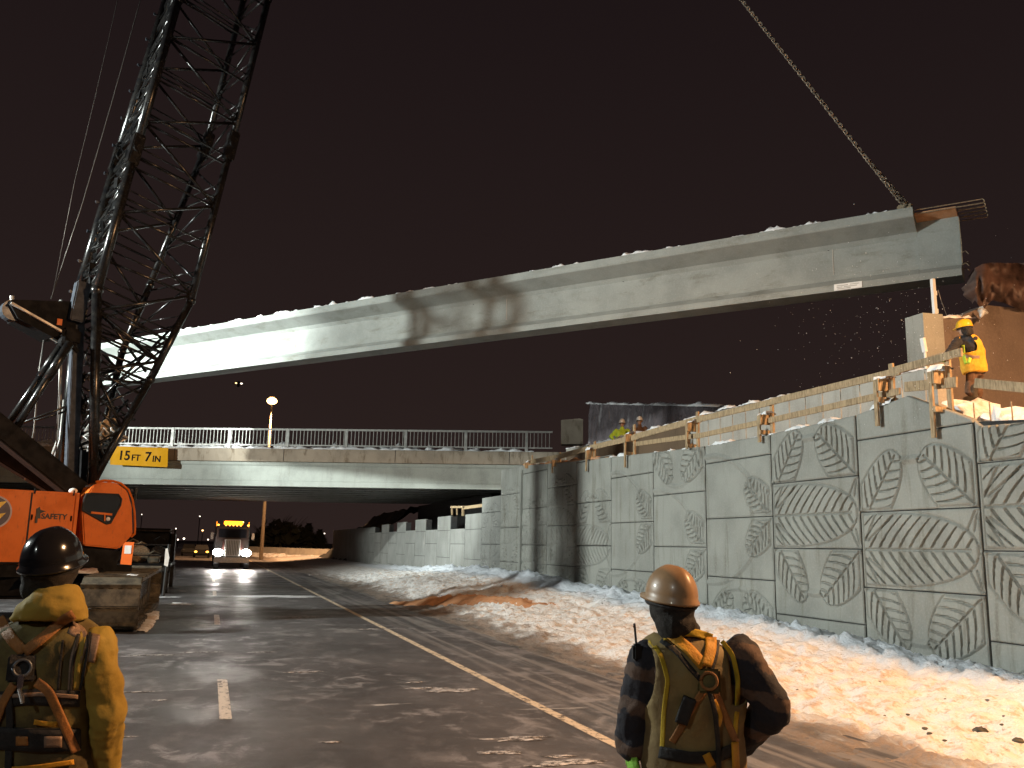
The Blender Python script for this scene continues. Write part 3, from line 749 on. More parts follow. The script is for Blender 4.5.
# two light scribed bands + lift holes
mb = MB()
for s in (3.0, 13.1, 22.5): mb.box(gp(s, .105, .88), (.025, .012, .72), (gd, gn, (0, 0, 1)))
mb.build('form_seam', M['parapet'], gi)
mb = MB()
for s in (3.1, 9, 14.4, 20, 26): mb.disc(gp(s, .101, 1.22), gn, .03, .01, 10)
mb.build('insert_hole', M['joint'], gi)
tl = lambda x, y: on_plane(x, y, gp(0, HB+.012, 0), gn)
mb = MB(); mb.prism([tl(834, 284.5), tl(862, 281), tl(862, 287.2), tl(834, 291)], gn*.004); mb.build('paper_tag', M['white'], gi, recalc=True)
mb = MB()
for k, (u0, u1, v) in enumerate(((.1, .5, .3), (.58, .9, .28), (.1, .3, .55), (.36, .82, .55), (.12, .6, .78))):
    a = lerp(lerp(tl(834, 284.5), tl(862, 281), u0), lerp(tl(834, 291), tl(862, 287.2), u0), v)+gn*.006; b = lerp(lerp(tl(834, 284.5), tl(862, 281), u1), lerp(tl(834, 291), tl(862, 287.2), u1), v)+gn*.006
    mb.beam(a, b, .02, .006, up=gn)
mb.build('faded_marks', M['galv'], gi)
# lifting chain, two parts at its foot
ch = thing('lifting_chain', gp(3.0, 0, GH), 'frosted lifting chain running up and out of the picture from the girder top', 'chain')
def at_line(x, y): # plane through girder centre line, vertical
    return on_plane(x, y, gp(0, 0, 0), gn)
c0 = at_line(905, 208); c1 = at_line(866, 158); c2 = at_line(740, -2); c3 = c2+(c2-c1)*.8
def chain(mb, a, b, link=.16, r=.018, w=.05):
    a = np.array(a); b = np.array(b); d = b-a; L = np.linalg.norm(d); d /= L; e1 = np.cross(d, (0, 1., 0)); e1 /= np.linalg.norm(e1); e2 = np.cross(d, e1)
    n = int(L/(link*.72))
    for i in range(n):
        c = a+d*L*(i+.5)/n; e = e1 if i % 2 else e2
        ring = [c+d*math.cos(t)*link/2+e*math.sin(t)*w for t in np.linspace(0, 2*math.pi, 9)]
        mb.tube(ring, r, 5, cap=False)
mb = MB(); chain(mb, c1, c3); mb.build('chain_run', M['chain'], ch)
mb = MB(); chain(mb, c0+gn*.12, c1); mb.build('chain_leg', M['chain'], ch)
mb = MB(); chain(mb, c0-gn*.12+gd*-.12, c1); mb.build('chain_leg', M['chain'], ch)
mb = MB(); mb.box(c0+[0, 0, .0], (.36, .2, .16), (gd, gn, (0, 0, 1)), bev=.03); mb.tube([c0+gd*.1, c0+[0, 0, .2], c0-gd*.1], .03, 8); mb.build('lifting_eye', M['rust'], ch)

# light falling snow
mb = MB(); rng = random.Random(12)
for i in range(420):
    x, y = rng.gauss(890, 60), rng.gauss(325, 42); q = at_depth(x, y, rng.uniform(7, 22)); r = rng.uniform(.002, .006)
    mb.add([q+[r, 0, 0], q+[-r, 0, 0], q+[0, r, 0], q+[0, -r, 0], q+[0, 0, r], q+[0, 0, -r]], [(0, 2, 4), (2, 1, 4), (1, 3, 4), (3, 0, 4), (2, 0, 5), (1, 2, 5), (3, 1, 5), (0, 3, 5)])
tag(mb.build('snowflakes', M['snow']), kind='stuff')
# ------------------------------------------------------------------ far side: barrier, lamps, trees, cars
br_ = [gz(250, 558.0), gz(330, 561.5)]
bar = thing('concrete_barrier', (8, 112, 0), 'long low concrete barrier glowing orange under the tall street lamp beyond the bridge', 'barrier')
def barrier(mb, a, b, h=.95):
    a = np.array(a, float); b = np.array(b, float); d = (b-a); d /= np.linalg.norm(d); n = np.array([d[1], -d[0], 0])
    pr = [(-.3, 0), (-.3, .08), (-.14, .33), (-.08, h), (.08, h), (.14, .33), (.3, .08), (.3, 0)]
    mb.prism([a+n*t+np.array([0, 0, z]) for t, z in pr], b-a)
mb = MB(); Pb = [gz(246, 556, 0), gz(285, 563, -.0), gz(318, 564.5, 0), gz(331, 561, 0)]
Pb = [np.array([3.6, 132, 0]), np.array([9.0, 113, 0]), np.array([12.9, 104, 0]), np.array([14.6, 105.5, 0])]
for a, b in zip(Pb[:-1], Pb[1:]): barrier(mb, a, b, 1.25)
mb.build('barrier_body', M['parapet'], bar, recalc=True)
mb = MB()
for a, b in zip(Pb[:-1], Pb[1:]): lumpy_strip(mb, [np.array(a)+[0, -1.6, .0], np.array(b)+[0, -1.6, 0]], 3.2, .4, 6, .4, .4)
mb.build('snow_bank_far', M['snow_dirty'], bar, smooth=True); bar.children[-1].name = 'snow_windrow'
M['lamp_on'] = emit('sodium_lamp_glow', (1., .55, .22), 6)
M['lamp_hot'] = emit('sodium_lamp_core', (1., .55, .20), 12)
M['lamp_white'] = emit('white_lamp_glow', (1., .86, .70), 6)
M['lamp_amber'] = emit('amber_glow', (1., .42, .05), 8)
M['head_on'] = emit('headlamp_glow', (1., .93, .85), 180)
M['red_on'] = emit('red_tail_glow', (1., .05, .02), 20)
M['grey_pole'] = simple('lamp_pole', (.30, .24, .17), .6, .2)
lp_top = on_plane(272, 401, (0, 100, 0), (0, 1, 0)); 
sl = thing('street_lamp', (lp_top[0], 100, 0), 'tall street lamp glowing orange above the bridge railing', 'street lamp')
mb = MB(); mb.tube([(lp_top[0], 100, 0), (lp_top[0], 100, lp_top[2]-.1)], .2, 10, rs=[.22, .09]); mb.build('pole', M['grey_pole'], sl)
mb = MB(); mb.sphere((lp_top[0], 100, lp_top[2]), (.56, .56, .38), 16, 10); mb.build('lamp_head', M['lamp_hot'], sl, smooth=True)
mb = MB(); mb.tube([(lp_top[0], 100, lp_top[2]+.42), (lp_top[0], 100, lp_top[2]+.55)], .4, 14, rs=[.3, .1]); mb.build('lamp_cap', M['grey_pole'], sl)
far = [(199.8, 517, 180, 'w', 1.2), (202.6, 531, 200, 'o', 2.0), (184, 539, 260, 'w', 2.1), (208, 540, 240, 'w', 1.5), (237, 524, 300, 'o', 1.7), (243, 522.6, 290, 'o', 1.9), (297, 537, 220, 'w', 1.6), (300.5, 538.6, 220, 'o', 2.0),
       (309.7, 535.6, 260, 'w', 1.5), (313, 538, 270, 'w', 1.4), (318, 544, 250, 'w', 1.4), (324, 534, 230, 'w', 1.5), (324.5, 541, 230, 'w', 1.1), (306, 550, 200, 'w', 1.7), (310.3, 550.8, 200, 'w', 1.7),
       (155, 529.5, 240, 'o', 2.0), (176, 529, 270, 'w', 1.3), (178, 540, 250, 'w', 1.6), (158, 547.4, 190, 'a', 1.6), (165, 547.5, 190, 'a', 1.4), (142, 515, 200, 'w', .9)]
lab = {'w': ('distant street lamp, a small white point of light in the dark beyond the bridge', 'white far street lamps'), 'o': ('distant street lamp, a small orange point of light in the dark beyond the bridge', 'orange far street lamps'),
       'a': ('distant low amber lamp near the parked truck, one of two', 'low amber lamps')}
for x, y, Y, c, k in far:
    p = gy(x, y, Y); t = thing('street_lamp', (p[0], Y, 0), lab[c][0], 'street lamp', lab[c][1])
    r = k*.00078*Y*.6
    mb = MB(); mb.tube([(p[0], Y, 0), (p[0], Y, p[2])], .09, 6); mb.tube([(p[0], Y, p[2]), (p[0], Y-.9, p[2]+.15)], .05, 6); mb.build('pole', M['black'], t)
    mb = MB(); mb.sphere((p[0], Y-.9, p[2]+.1), (r, r*1.1, r*.8), 12, 8); mb.build('lamp_head', M[{'w': 'lamp_white', 'o': 'lamp_on', 'a': 'lamp_amber'}[c]], t, smooth=True)
# aeroplane with its lights
p = gy(238.5, 384, 900)
ap = thing('aeroplane', p, 'tiny aeroplane with two landing lights low in the night sky', 'aeroplane')
mb = MB(); mb.tube([p+[0, 14, 0], p+[0, 10, 0], p+[0, -8, 0], p+[0, -12, -.3]], 1.6, 10, rs=[.4, 1.5, 1.7, .5]); mb.build('fuselage', M['grey_steel'], ap, smooth=True)
mb = MB(); mb.prism([p+[0, -3, 0], p+[6, 1, .3], p+[6, 2, .3], p+[0, 1, 0], p+[-6, 2, .3], p+[-6, 1, .3]], (0, 0, .4)); mb.prism([p+[0, 11, 0], p+[0, 14, 5], p+[0, 15.5, 5], p+[0, 14.5, 0]], (.3, 0, 0)); mb.build('wing', M['grey_steel'], ap, recalc=True)
for dx, k in ((-2.2, 1.1), (2.6, 1.)):
    mb = MB(); mb.sphere(p+[dx, -4, 0], (1.1*k, .6, .55), 10, 8); mb.build('landing_light', M['lamp_on'] if dx < 0 else M['lamp_white'], ap, smooth=True)
# distant cars
def far_car(p, lamps, label):
    t = thing('parked_car', p, label, 'car'); x, y, z = p
    mb = MB(); mb.box((x, y+2.1, .62), (1.75, 4.3, .62), bev=.15); mb.prism([(x-.75, y+.9, .93), (x+.75, y+.9, .93), (x+.62, y+1.5, 1.42), (x-.62, y+1.5, 1.42)], (0, 1.9, 0)); mb.build('body', M['black'], t, recalc=True)
    for dx in (-.75, .75):
        for dy in (.8, 3.4): mb = MB(); mb.disc((x+dx, y+dy, .32), (1, 0, 0), .32, .2, 16); mb.build('wheel', M['rubber'], t)
    for dx in (-.6, .6): mb = MB(); mb.sphere((x+dx, y-.03, .68), (.16, .06, .1), 10, 6); mb.build('headlight', M[lamps], t)
far_car(gz(201, 558), 'lamp_amber', 'distant dark car with amber lights, far down the road left of the big truck')
far_car(gz(188, 556), 'black', 'distant unlit dark car, far down the road beside the amber lit one')
# trees far off
def conifer(x, y, h, w, label):
    t = thing('fir_tree', (x, y, 0), label, 'tree', 'dark firs beyond the barrier')
    mb = MB(); mb.tube([(x, y, 0), (x, y, h*.96)], .2, 7, rs=[h*.016, .03]); mb.build('trunk', M['bark'], t)
    mb = MB(); n = 420
    for i in range(n):
        u = (i/n)**.8; z = h*(.1+.9*u); rr_ = w*(1-u)*random.uniform(.35, 1.12)+.1; a = random.uniform(0, 6.28)
        c = np.array([x+rr_*math.cos(a), y+rr_*math.sin(a), z-rr_*.25]); d = np.array([math.cos(a), math.sin(a), -.35]); sd = np.array([-math.sin(a), math.cos(a), 0]); L = w*.32
        mb.add([c-d*L, c+sd*L*.4, c+d*L*.9, c-sd*L*.4], [(0, 1, 2, 3)])
    mb.build('crown', M['leafd'], t)
def broad(x, y, h, w, label):
    t = thing('bare_tree', (x, y, 0), label, 'tree', 'dark bushy trees beyond the barrier')
    mb = MB(); mb.tube([(x, y, 0), (x+.2, y, h*.45), (x, y, h*.9)], .2, 7, rs=[.25, .16, .04])
    for i in range(40):
        z = h*random.uniform(.3, .85); a = random.uniform(0, 6.28); l = w*random.uniform(.5, 1); mb.tube([(x, y, z), (x+l*math.cos(a)*.6, y+l*math.sin(a)*.6, z+l*.5), (x+l*math.cos(a), y+l*math.sin(a), z+l*.9)], .04, 4, rs=[.07, .04, .015])
    mb.build('trunk', M['bark'], t); mb = MB()
    for i in range(230):
        v = np.array([random.gauss(0, 1), random.gauss(0, 1), random.gauss(0, 1)]); v /= np.linalg.norm(v); v *= random.random()**.35*(1+.35*fbm(v[0]*2, v[1]*2, v[2]*2+x))
        c = np.array([x, y, h*.62])+v*[w, w, h*.42]; d = np.array([random.gauss(0, .4), random.gauss(0, .4), random.gauss(0, .4)]); e = np.array([random.gauss(0, .4), random.gauss(0, .4), random.gauss(0, .4)])
        mb.add([c-d, c+e, c+d, c-e], [(0, 1, 2, 3)])
    mb.build('crown', M['leafd'], t)
for i, (px, top, Y, w) in enumerate([(267, 531, 170, 3), (279, 521, 175, 3.4), (291, 526, 165, 3)]):
    p = gy(px, top, Y); broad(p[0], Y, p[2], w, 'dark bushy tree standing in the row behind the orange lit barrier')
for i, (px, top, Y, w) in enumerate([(309, 524, 160, 2.6), (303, 534, 170, 2.4), (320, 530, 165, 2.6), (256, 536, 190, 2.6)]):
    p = gy(px, top, Y); conifer(p[0], Y, p[2], w, 'dark pointed fir tree among far lights behind the orange lit barrier')
# dark bushy slope at the wall's far end
mb = MB(); rows = []
for j in range(30):
    v = j/29; row = []
    for i in range(24):
        u = i/23; y = 74+22*u; x = 10.4+7*v; row.append((x+.5*fbm(x*.6, y*.6, 2), y+.6*fbm(x, y*.5, 7), max(0, (4.9*min(1, v*1.25)*(1-.5*max(0, u-.7)))+.35*fbm(x*1.1, y*1.1, 5))))
    rows.append(row)
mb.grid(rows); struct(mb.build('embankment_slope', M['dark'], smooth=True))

# ------------------------------------------------------------------ oncoming highway truck
T = gz(231, 569.5); tx, ty = float(T[0]), float(T[1])
tr = thing('highway_truck', (tx, ty, 0), 'oncoming highway truck with bright headlights, chrome grille and amber roof beacons', 'truck')
def tb_(c, size, name, mat, bev=.03, par_=tr):
    mb = MB(); mb.box((tx+c[0], ty+c[1], c[2]), size, bev=bev); return mb.build(name, mat, par_)
M['truck_paint'] = simple('dark_truck_paint', (.035, .012, .01), .35)
tb_((0, 1.6, 1.55), (1.35, 1.9, .95), 'hood', M['truck_paint'], .12)
cab_ = tb_((0, 3.3, 2.0), (2.2, 1.6, 1.9), 'cab', M['truck_paint'], .12)
tb_((0, 2.49, 2.45), (1.9, .04, .62), 'windscreen', M['glass'], .01)
tb_((0, .62, 1.45), (1.05, .08, 1.15), 'grille', M['white'], .03)
gri = tr.children[-1]
mb = MB(); 
for i in range(9): mb.box((tx-.44+i*.11, ty+.57, 1.45), (.03, .02, 1.0))
mb.build('grille_bars', M['black'], tr)
tb_((0, .45, .62), (2.35, .18, .36), 'bumper', M['chrome'], .05)
for s_ in (-1, 1):
    tb_((s_*.92, 1.25, 1.15), (.42, 1.3, .5), 'mudguard', M['truck_paint'], .12)
    mb = MB(); mb.sphere((tx+s_*.93, ty+.55, 1.12), (.33, .08, .24), 14, 10); mb.build('headlight', M['head_on'], tr, smooth=True)
    mb = MB(); mb.disc((tx+s_*1.0, ty+1.4, .5), (1, 0, 0), .5, .3, 20); mb.build('wheel', M['rubber'], tr)
    mb = MB(); mb.disc((tx+s_*1.0, ty+6.3, .5), (1, 0, 0), .5, .5, 20); mb.build('wheel', M['rubber'], tr)
    mb = MB(); mb.box((tx+s_*1.4, ty+2.6, 2.25), (.2, .1, .5), bev=.03); mb.beam((tx+s_*1.1, ty+2.7, 2.4), (tx+s_*1.35, ty+2.6, 2.4), .03, .03); mb.build('mirror', M['chrome'], tr)
    mb = MB(); mb.tube([(tx+s_*1.15, ty+4.25, 1), (tx+s_*1.15, ty+4.25, 3.3)], .08, 10); mb.build('exhaust_stack', M['chrome'], tr)
    tb_((s_*1.02, 2.6, 3.03), (.12, .1, .1), 'marker_lamp', M['lamp_amber'], .02)
for i in range(5): tb_((-.5+i*.25, 2.6, 3.0), (.12, .08, .06), 'roof_lamp', M['lamp_amber'], .02)
M['beacon'] = emit('beacon_glow', (1., .26, .01), 7)
tb_((0, 2.75, 3.18), (1.3, .3, .26), 'beacon_bar', M['beacon'], .04)
tb_((0, 6.2, 1.5), (2.4, 4.4, 1.5), 'dump_box', M['truck_paint'], .05)
tb_((0, 4.6, .75), (.9, 8, .3), 'chassis', M['black'], .02)
# ------------------------------------------------------------------ crawler crane
CA = R(25); cf = np.array([math.cos(CA), math.sin(CA), 0]); cl = np.array([-math.sin(CA), math.cos(CA), 0]); cz = np.array([0, 0, 1.])
CC = np.array([-4.9, 24.4, 0])
crane = thing('crawler_crane', CC, 'large orange and black crawler crane with a tall lattice boom standing on the road', 'crane')
def K(s, t, z): return CC+cf*s+cl*t+cz*z
def kp(x, y, t): return on_plane(x, y, K(0, t, 0), cl)
def ks(p): p = p-CC; return float(p@cf), float(p@cl), float(p[2])
# ---- tracks
TX = -1.28-.58; TY0, TY1 = 20.2, 28.9; TH = 1.08
def track(xc):
    t = MB(); r = TH/2; n = 0; path = []
    L = TY1-TY0-2*r
    peri = 2*L+2*math.pi*r; N = 44
    def at(d):
        d %= peri
        if d < L: return (TY0+r+d, TH, 0, 1.)              # top, going far
        d -= L
        if d < math.pi*r: a = d/r; return (TY1-r+r*math.sin(a), r+r*math.cos(a), math.cos(a+math.pi/2), -math.sin(a+math.pi/2))if 0 else (TY1-r+r*math.sin(a), r+r*math.cos(a), None, a)
        d -= math.pi*r
        if d < L: return (TY1-r-d, 0, 0, -1.)
        d -= L; a = d/r; return (TY0+r-r*math.sin(a), r-r*math.cos(a), None, a+math.pi)
    for i in range(N):
        d = peri*(i+.35)/N; y, z, q, w = at(d)
        if q is None: a = w
        else: a = 0 if w > 0 else math.pi
        nrm = np.array([0, math.sin(a), math.cos(a)]); tan = np.array([0, math.cos(a), -math.sin(a)])
        z = min(max(z, 0), TH); c = np.array([xc, y, z+.0])-nrm*.045
        w_ = peri/N*.90
        t.box(c, (1.15, w_, .09), ((1, 0, 0), tan, nrm), bev=.018)
        t.box(c+nrm*.05-tan*w_*.36, (1.15, .05, .05), ((1, 0, 0), tan, nrm))
        for k in range(6): t.box(c+tan*w_*.5+np.array([-.45+k*.18, 0, 0])-nrm*.03, (.09, .10, .06), ((1, 0, 0), tan, nrm))
    t.v = [(x, y, z+.012) for x, y, z in t.v]
    t.build('track_belt', M['track'], crane)
    mb = MB(); mb.box((xc, (TY0+TY1)/2, TH/2), (.55, TY1-TY0-1.0, .62), bev=.06); mb.build('track_frame', M['black_steel'], crane)
    for yy in (TY0+.56, TY1-.56): mb = MB(); mb.disc((xc, yy, TH/2), (1, 0, 0), .42, .6, 20); mb.build('sprocket', M['track'], crane)
    for k in range(9): mb = MB(); mb.disc((xc, TY0+1.3+k*.76, .25), (1, 0, 0), .17, .6, 14); mb.build('track_roller', M['track'], crane)
track(TX); track(CC[0]*2-TX)
mb = MB(); mb.box((CC[0], CC[1], .85), (5.2, 2.6, .7), bev=.08); mb.disc((CC[0], CC[1], 1.25), (0, 0, 1), 1.25, .35, 30); mb.build('lower_frame', M['plate'], crane)
mb = MB(); lumpy_strip(mb, [(-3.6, 22.6, 1.12), (-2.45, 22.9, 1.12)], .8, .10, 6, .07, .8); lumpy_strip(mb, [(TX-.3, 20.7, TH), (TX+.35, 21.1, TH), (TX+.2, 24, TH)], .3, .035, 16, .07, 1.2); mb.build('snow_lump', M['snow_dirty'], crane, smooth=True)
mb = MB(); q = gz(118, 570, 1.1); lumpy_strip(mb, [(TX+.62, 20.5, .0), (TX+.66, 21.5, .0), (TX+.64, 23.4, .0), (TX+.6, 26, 0)], .30, .06, 9, .06, .9); mb.build('snow_clump', M['snow_dirty'], crane, smooth=True)
# ---- upper structure
TN = -1.62
pr = kp(80, 493, TN); sR = ks(pr)[0]; zT = pr[2]; p0_ = kp(0, 485, TN)
mb = MB(); mb.prism([K(-6.2, TN, 1.28), K(sR, TN, 1.28), K(sR, TN, zT), K(-6.2, TN, zT)], cl*3.0); house = mb.build('engine_house', M['orange'], crane, recalc=True)
# seams, frame edge, door panels
mb = MB()
sS = ks(kp(29, 520, TN))[0]
mb.box(K(sS, TN-.004, (1.35+zT)/2), (.035, .012, zT-1.45), (cf, cl, cz)); mb.box(K(sS-1.55, TN-.004, (1.35+zT)/2), (.03, .012, zT-1.45), (cf, cl, cz)); mb.build('door_seam', M['joint'], house)
mb = MB(); mb.box(K(sR-.05, TN-.015, (1.3+zT)/2), (.08, .05, zT-1.3), (cf, cl, cz), bev=.01); mb.build('corner_post', M['orange'], house)
mb = MB()
for s_, z_ in ((sS+.15, 2.3), (sS-1.4, 2.3)): mb.box(K(s_, TN-.02, z_), (.05, .03, .16), (cf, cl, cz), bev=.006)
mb.build('door_handle', M['black'], house)
for zz in (1.75, 2.35, 2.95):
    for ss in (sR-.14, sS+.05): mb = MB(); mb.tube([K(ss, TN-.02, zz-.06), K(ss, TN-.02, zz+.06)], .018, 8); mb.build('door_hinge', M['plate'], house)
mb = MB()
for k in range(14): mb.box(K(sS+.12+k*(sR-sS-.3)/13, TN-.008, zT-.05), (.022, .016, .022), (cf, cl, cz))
mb.build('bolt_strip', M['orange'], house); mb = MB(); mb.box(K((sR-6.2)/2, TN-.01, 1.31), (sR+6.2, .03, .05), (cf, cl, cz)); mb.build('lower_trim', M['plate'], house)
mb = MB(); pl = ks(kp(76, 490, TN)); mb.sphere(K(pl[0], TN+.2, zT+.05), (.10, .10, .07), 12, 8); mb.build('work_lamp', M['white'], crane, smooth=True)
mb = MB(); mb.prism([K(-6.2, TN+.02, 1.0), K(sR+1.4, TN+.02, 1.0), K(sR+1.4, TN+.02, 1.27), K(-6.2, TN+.02, 1.27)], cl*2.9); mb.build('deck_frame', M['plate'], crane, recalc=True)
# round emblem partly out of the picture
e0 = kp(-6.5, 512, TN-.012); er = ks(kp(12, 512, TN-.012))[0]-ks(e0)[0]
M['emblem'] = simple('emblem_navy', (.03, .025, .07), .4); M['emblem_ring'] = simple('emblem_ring', (.42, .36, .42), .4); M['emblem_y'] = simple('emblem_yellow', (.75, .50, .05), .4)
mb = MB(); mb.disc(e0, cl, er, .016, 40); em = mb.build('emblem', M['emblem_ring'], house); mb = MB(); mb.disc(e0-cl*.005, cl, er*.9, .016, 40); mb.build('emblem_disc', M['emblem'], em)
mb = MB()
def swoosh(z0, w, dz):
    a = ks(e0)
    pts = [K(a[0]-er*.7, TN-.028, a[2]+z0-w*.5), K(a[0]+er*.25, TN-.028, a[2]+z0+w*.1), K(a[0]+er*.66, TN-.028, a[2]+z0+w*1.5), K(a[0]+er*.2, TN-.028, a[2]+z0+w*1.25), K(a[0]-er*.7, TN-.028, a[2]+z0+w*.6)]
    mb.prism(pts, cl*.004)
swoosh(.06, .13, 0); swoosh(-.22, .14, 0)
mb.build('emblem_mark', M['emblem_y'], em, recalc=True)
q = kp(39.5, 518.5, TN-.01)
text_on('SAFETY', q+np.array([0, 0, 0])+cf*.03, cf, None, -cl, .17, M['black'], house, 'safety_lettering', .03)
mb = MB(); a = ks(q); mb.prism([K(a[0]-.08, TN-.012, a[2]), K(a[0]+.02, TN-.012, a[2]), K(a[0]+.01, TN-.012, a[2]+.12), K(a[0]+.12, TN-.012, a[2]+.17), K(a[0]+.0, TN-.012, a[2]+.20), K(a[0]-.02, TN-.012, a[2]+.27), K(a[0]-.09, TN-.012, a[2]+.22)], cl*.004); mb.build('safety_mark', M['black'], house, recalc=True)
# ---- cab
TC = -1.75
cabo = [(84, 545.5), (82, 511), (86, 497), (93, 485.5), (101, 482), (117, 483), (127.5, 491), (132, 506), (133, 534), (128, 540), (119, 549)]
mb = MB(); P = [kp(x, y, TC) for x, y in cabo]; mb.prism(P, cl*1.05); cabm = mb.build('cab', M['orange'], crane, recalc=True)
bm = bmesh.new(); bm.from_mesh(cabm.data); bmesh.ops.bevel(bm, geom=[e for e in bm.edges], offset=.03, segments=2, affect='EDGES'); bm.to_mesh(cabm.data); bm.free()
win = [(82.2, 510), (84.2, 499), (86.6, 493.8), (92, 493.4), (118.5, 494.5), (121.5, 499), (120.5, 505), (110.5, 523), (107, 524)]
mb = MB(); mb.prism([kp(x, y, TC-.02) for x, y in win], cl*.012); wd = mb.build('cab_window', M['glass'], cabm, recalc=True)
mb = MB(); W_ = [kp(x, y, TC-.022) for x, y in win]; mb.tube(W_+[W_[0]], .022, 6); mb.build('window_seal', M['joint'], wd)
mb = MB(); mb.beam(kp(91, 512.5, TC-.028), kp(112, 514.5, TC-.028), .03, .05); mb.beam(kp(104.5, 514, TC-.028), kp(104.5, 521, TC-.028), .05, .03, up=cf); mb.build('cab_console', M['orange'], cabm)
mb = MB(); mb.sphere(kp(108, 519, TC-.03), (.05, .03, .05), 8, 6); mb.build('gauge_light', M['snow'], cabm)
mb = MB(); H = [kp(x, y, TC+.12) for x, y in ((96, 482), (104, 480.5), (113, 481), (121, 483.5), (128.5, 490), (132.5, 500), (134.5, 513), (135, 526), (134.5, 534), (131, 537))]; mb.tube(H, .03, 8); 
for i in (2, 5, 8): mb.tube([H[i], H[i]+cl*.0+np.array([-.12, 0, -.05])], .025, 6)
mb.build('guard_bar', M['orange'], cabm)
mb = MB(); mb.prism([kp(x, y, TC+.1) for x, y in ((122, 486), (131, 497), (133, 510), (133.3, 533), (130.5, 533), (129.5, 508), (127.5, 498))], cl*.8); mb.build('windscreen', M['glass'], cabm, recalc=True)
mb = MB(); mb.box(kp(135, 494, TC+.5), (.06, .16, .34), (cf, cl, cz), bev=.02); mb.beam(kp(131, 489, TC+.2), kp(135, 491, TC+.5), .02, .02); mb.build('cab_mirror', M['black_steel'], cabm)
mb = MB(); mb.prism([K(sR+.05, TC+.05, 1.1), K(ks(kp(118, 549, TC))[0], TC+.05, 1.1), K(ks(kp(118, 549, TC))[0]+.1, TC+.05, ks(kp(118, 549, TC))[2]-.05), K(sR+.05, TC+.05, ks(kp(84, 546, TC))[2]-.03)], cl*1.0); mb.build('cab_base', M['plate'], crane, recalc=True)
# gap fittings between house and cab
mb = MB()
for i in range(7): z = 1.5+i*.27; mb.tube([K(sR+.12, TN+.05, z), K(sR+.30, TN-.02, z+.05), K(sR+.42, TN+.1, z)], .025, 6)
mb.build('hose_bundle', M['grey_steel'], crane)

# ---- boom
TNR, TFR = -1.05, 1.05
def line_ext(p, q, k): return p+(q-p)*k
# chords: polylines in the near (t=TNR) and far (t=TFR) planes
Bq = [kp(93, 482, TNR), kp(97, 290, TNR), kp(135.5, 150, TNR), kp(178, 0, TNR)]
Dq = [kp(84, 497, TNR), kp(150, 380, TNR), kp(191, 301, TNR), kp(231, 146, TNR), kp(268, 0, TNR)]
Aq = [kp(62, 482, TFR), kp(79, 292, TFR), kp(118, 158, TFR), kp(167, 0, TFR)]
Cq = [kp(90, 490, TFR), kp(122, 352, TFR), kp(150, 285, TFR), kp(206, 146, TFR), kp(243.5, 0, TFR)]
def ext(ch, L=9):
    d = ch[-1]-ch[-2]; return ch+[ch[-1]+d/np.linalg.norm(d)*L]
Bq, Dq, Aq, Cq = map(ext, (Bq, Dq, Aq, Cq))
def at_z(ch, z):
    for a, b in zip(ch[:-1], ch[1:]):
        if a[2] <= z <= b[2]: return a+(b-a)*(z-a[2])/(b[2]-a[2])
    return ch[0] if z < ch[0][2] else ch[-1]
boom = None
def part(mb, name, mat='black_steel', smooth=True, par_=None): return mb.build(name, M[mat], par_ or crane, smooth=smooth)
for ch, r in ((Bq, .125), (Dq, .10), (Aq, .14), (Cq, .095)):
    mb = MB()
    for a, b in zip(ch[:-1], ch[1:]): mb.tube([a, b], r, 12)
    for p in ch[1:-1]: mb.sphere(p, r*1.25, 10, 8)
    part(mb, 'boom_chord')
zt_ = min(Bq[-1][2], Dq[-1][2]); zl = 5.0
st = []; z = 3.0
st = list(np.arange(3.2, 7.6, .95))+list(np.arange(7.6, zt_, 1.35))
def lac(c1, c2, name, r=.042, up=.6, cross=True, st=st, slope=-.45):
    mb = MB()
    for i, z in enumerate(st[:-1]):
        z2 = st[i+1]; a, b = at_z(c1, z), at_z(c2, z+slope); a2, b2 = at_z(c1, z2), at_z(c2, z2+slope)
        mb.tube([a, b], r*.8, 7); 
        mb.tube([a+(b-a)*.0+np.array([0, 0, .30]), b+np.array([0, 0, .26])], r*.55, 6)
        if i % 2 or cross == 2: mb.tube([a, b2], r, 7)
        if not i % 2 or cross == 2: mb.tube([a2, b], r, 7)
    part(mb, name)
lac(Bq, Dq, 'boom_lacing'); lac(Aq, Cq, 'boom_lacing'); lac(Aq, Bq, 'boom_lacing', .03, slope=0); lac(Cq, Dq, 'boom_lacing', .03, slope=0)
# extra crossing members in the dense foot section
mb = MB()
for (a, b) in (((97, 300), (166, 340)), ((96, 330), (160, 352)), ((95, 350), (152, 370)), ((95, 385), (168, 340)), ((95, 405), (178, 322)), ((94, 300), (146, 372)), ((95, 378), (150, 384)), ((94, 408), (146, 385)), ((93, 440), (128, 400)), ((94, 395), (135, 420)), ((93, 358), (152, 383)), ((96, 320), (160, 300)), ((97, 312), (152, 358))):
    t_ = TNR+random.uniform(0, 1.8); mb.tube([kp(*a, t_), kp(*b, t_)], .038, 7)
part(mb, 'foot_bracing')
mb = MB()
for z in np.arange(8.2, zt_-.7, .8): a, b = at_z(Aq, z), at_z(Bq, z+.5); c_ = at_z(Aq, z+.8); mb.tube([a, b], .05, 7); mb.tube([b, c_], .05, 7)
part(mb, 'boom_lacing')
rng = random.Random(2)
for z in np.arange(8.0, zt_-1, .42):
    mb = MB(); a, b = at_z(Aq, z), at_z(Bq, z); p = lerp(a, b, rng.uniform(.2, .8)); mb.beam(p, p+np.array([rng.uniform(-.05, .05), rng.uniform(-.1, .1), rng.uniform(.12, .3)]), rng.uniform(.06, .16), rng.uniform(.05, .12)); part(mb, 'boom_bracket', 'plate', False)
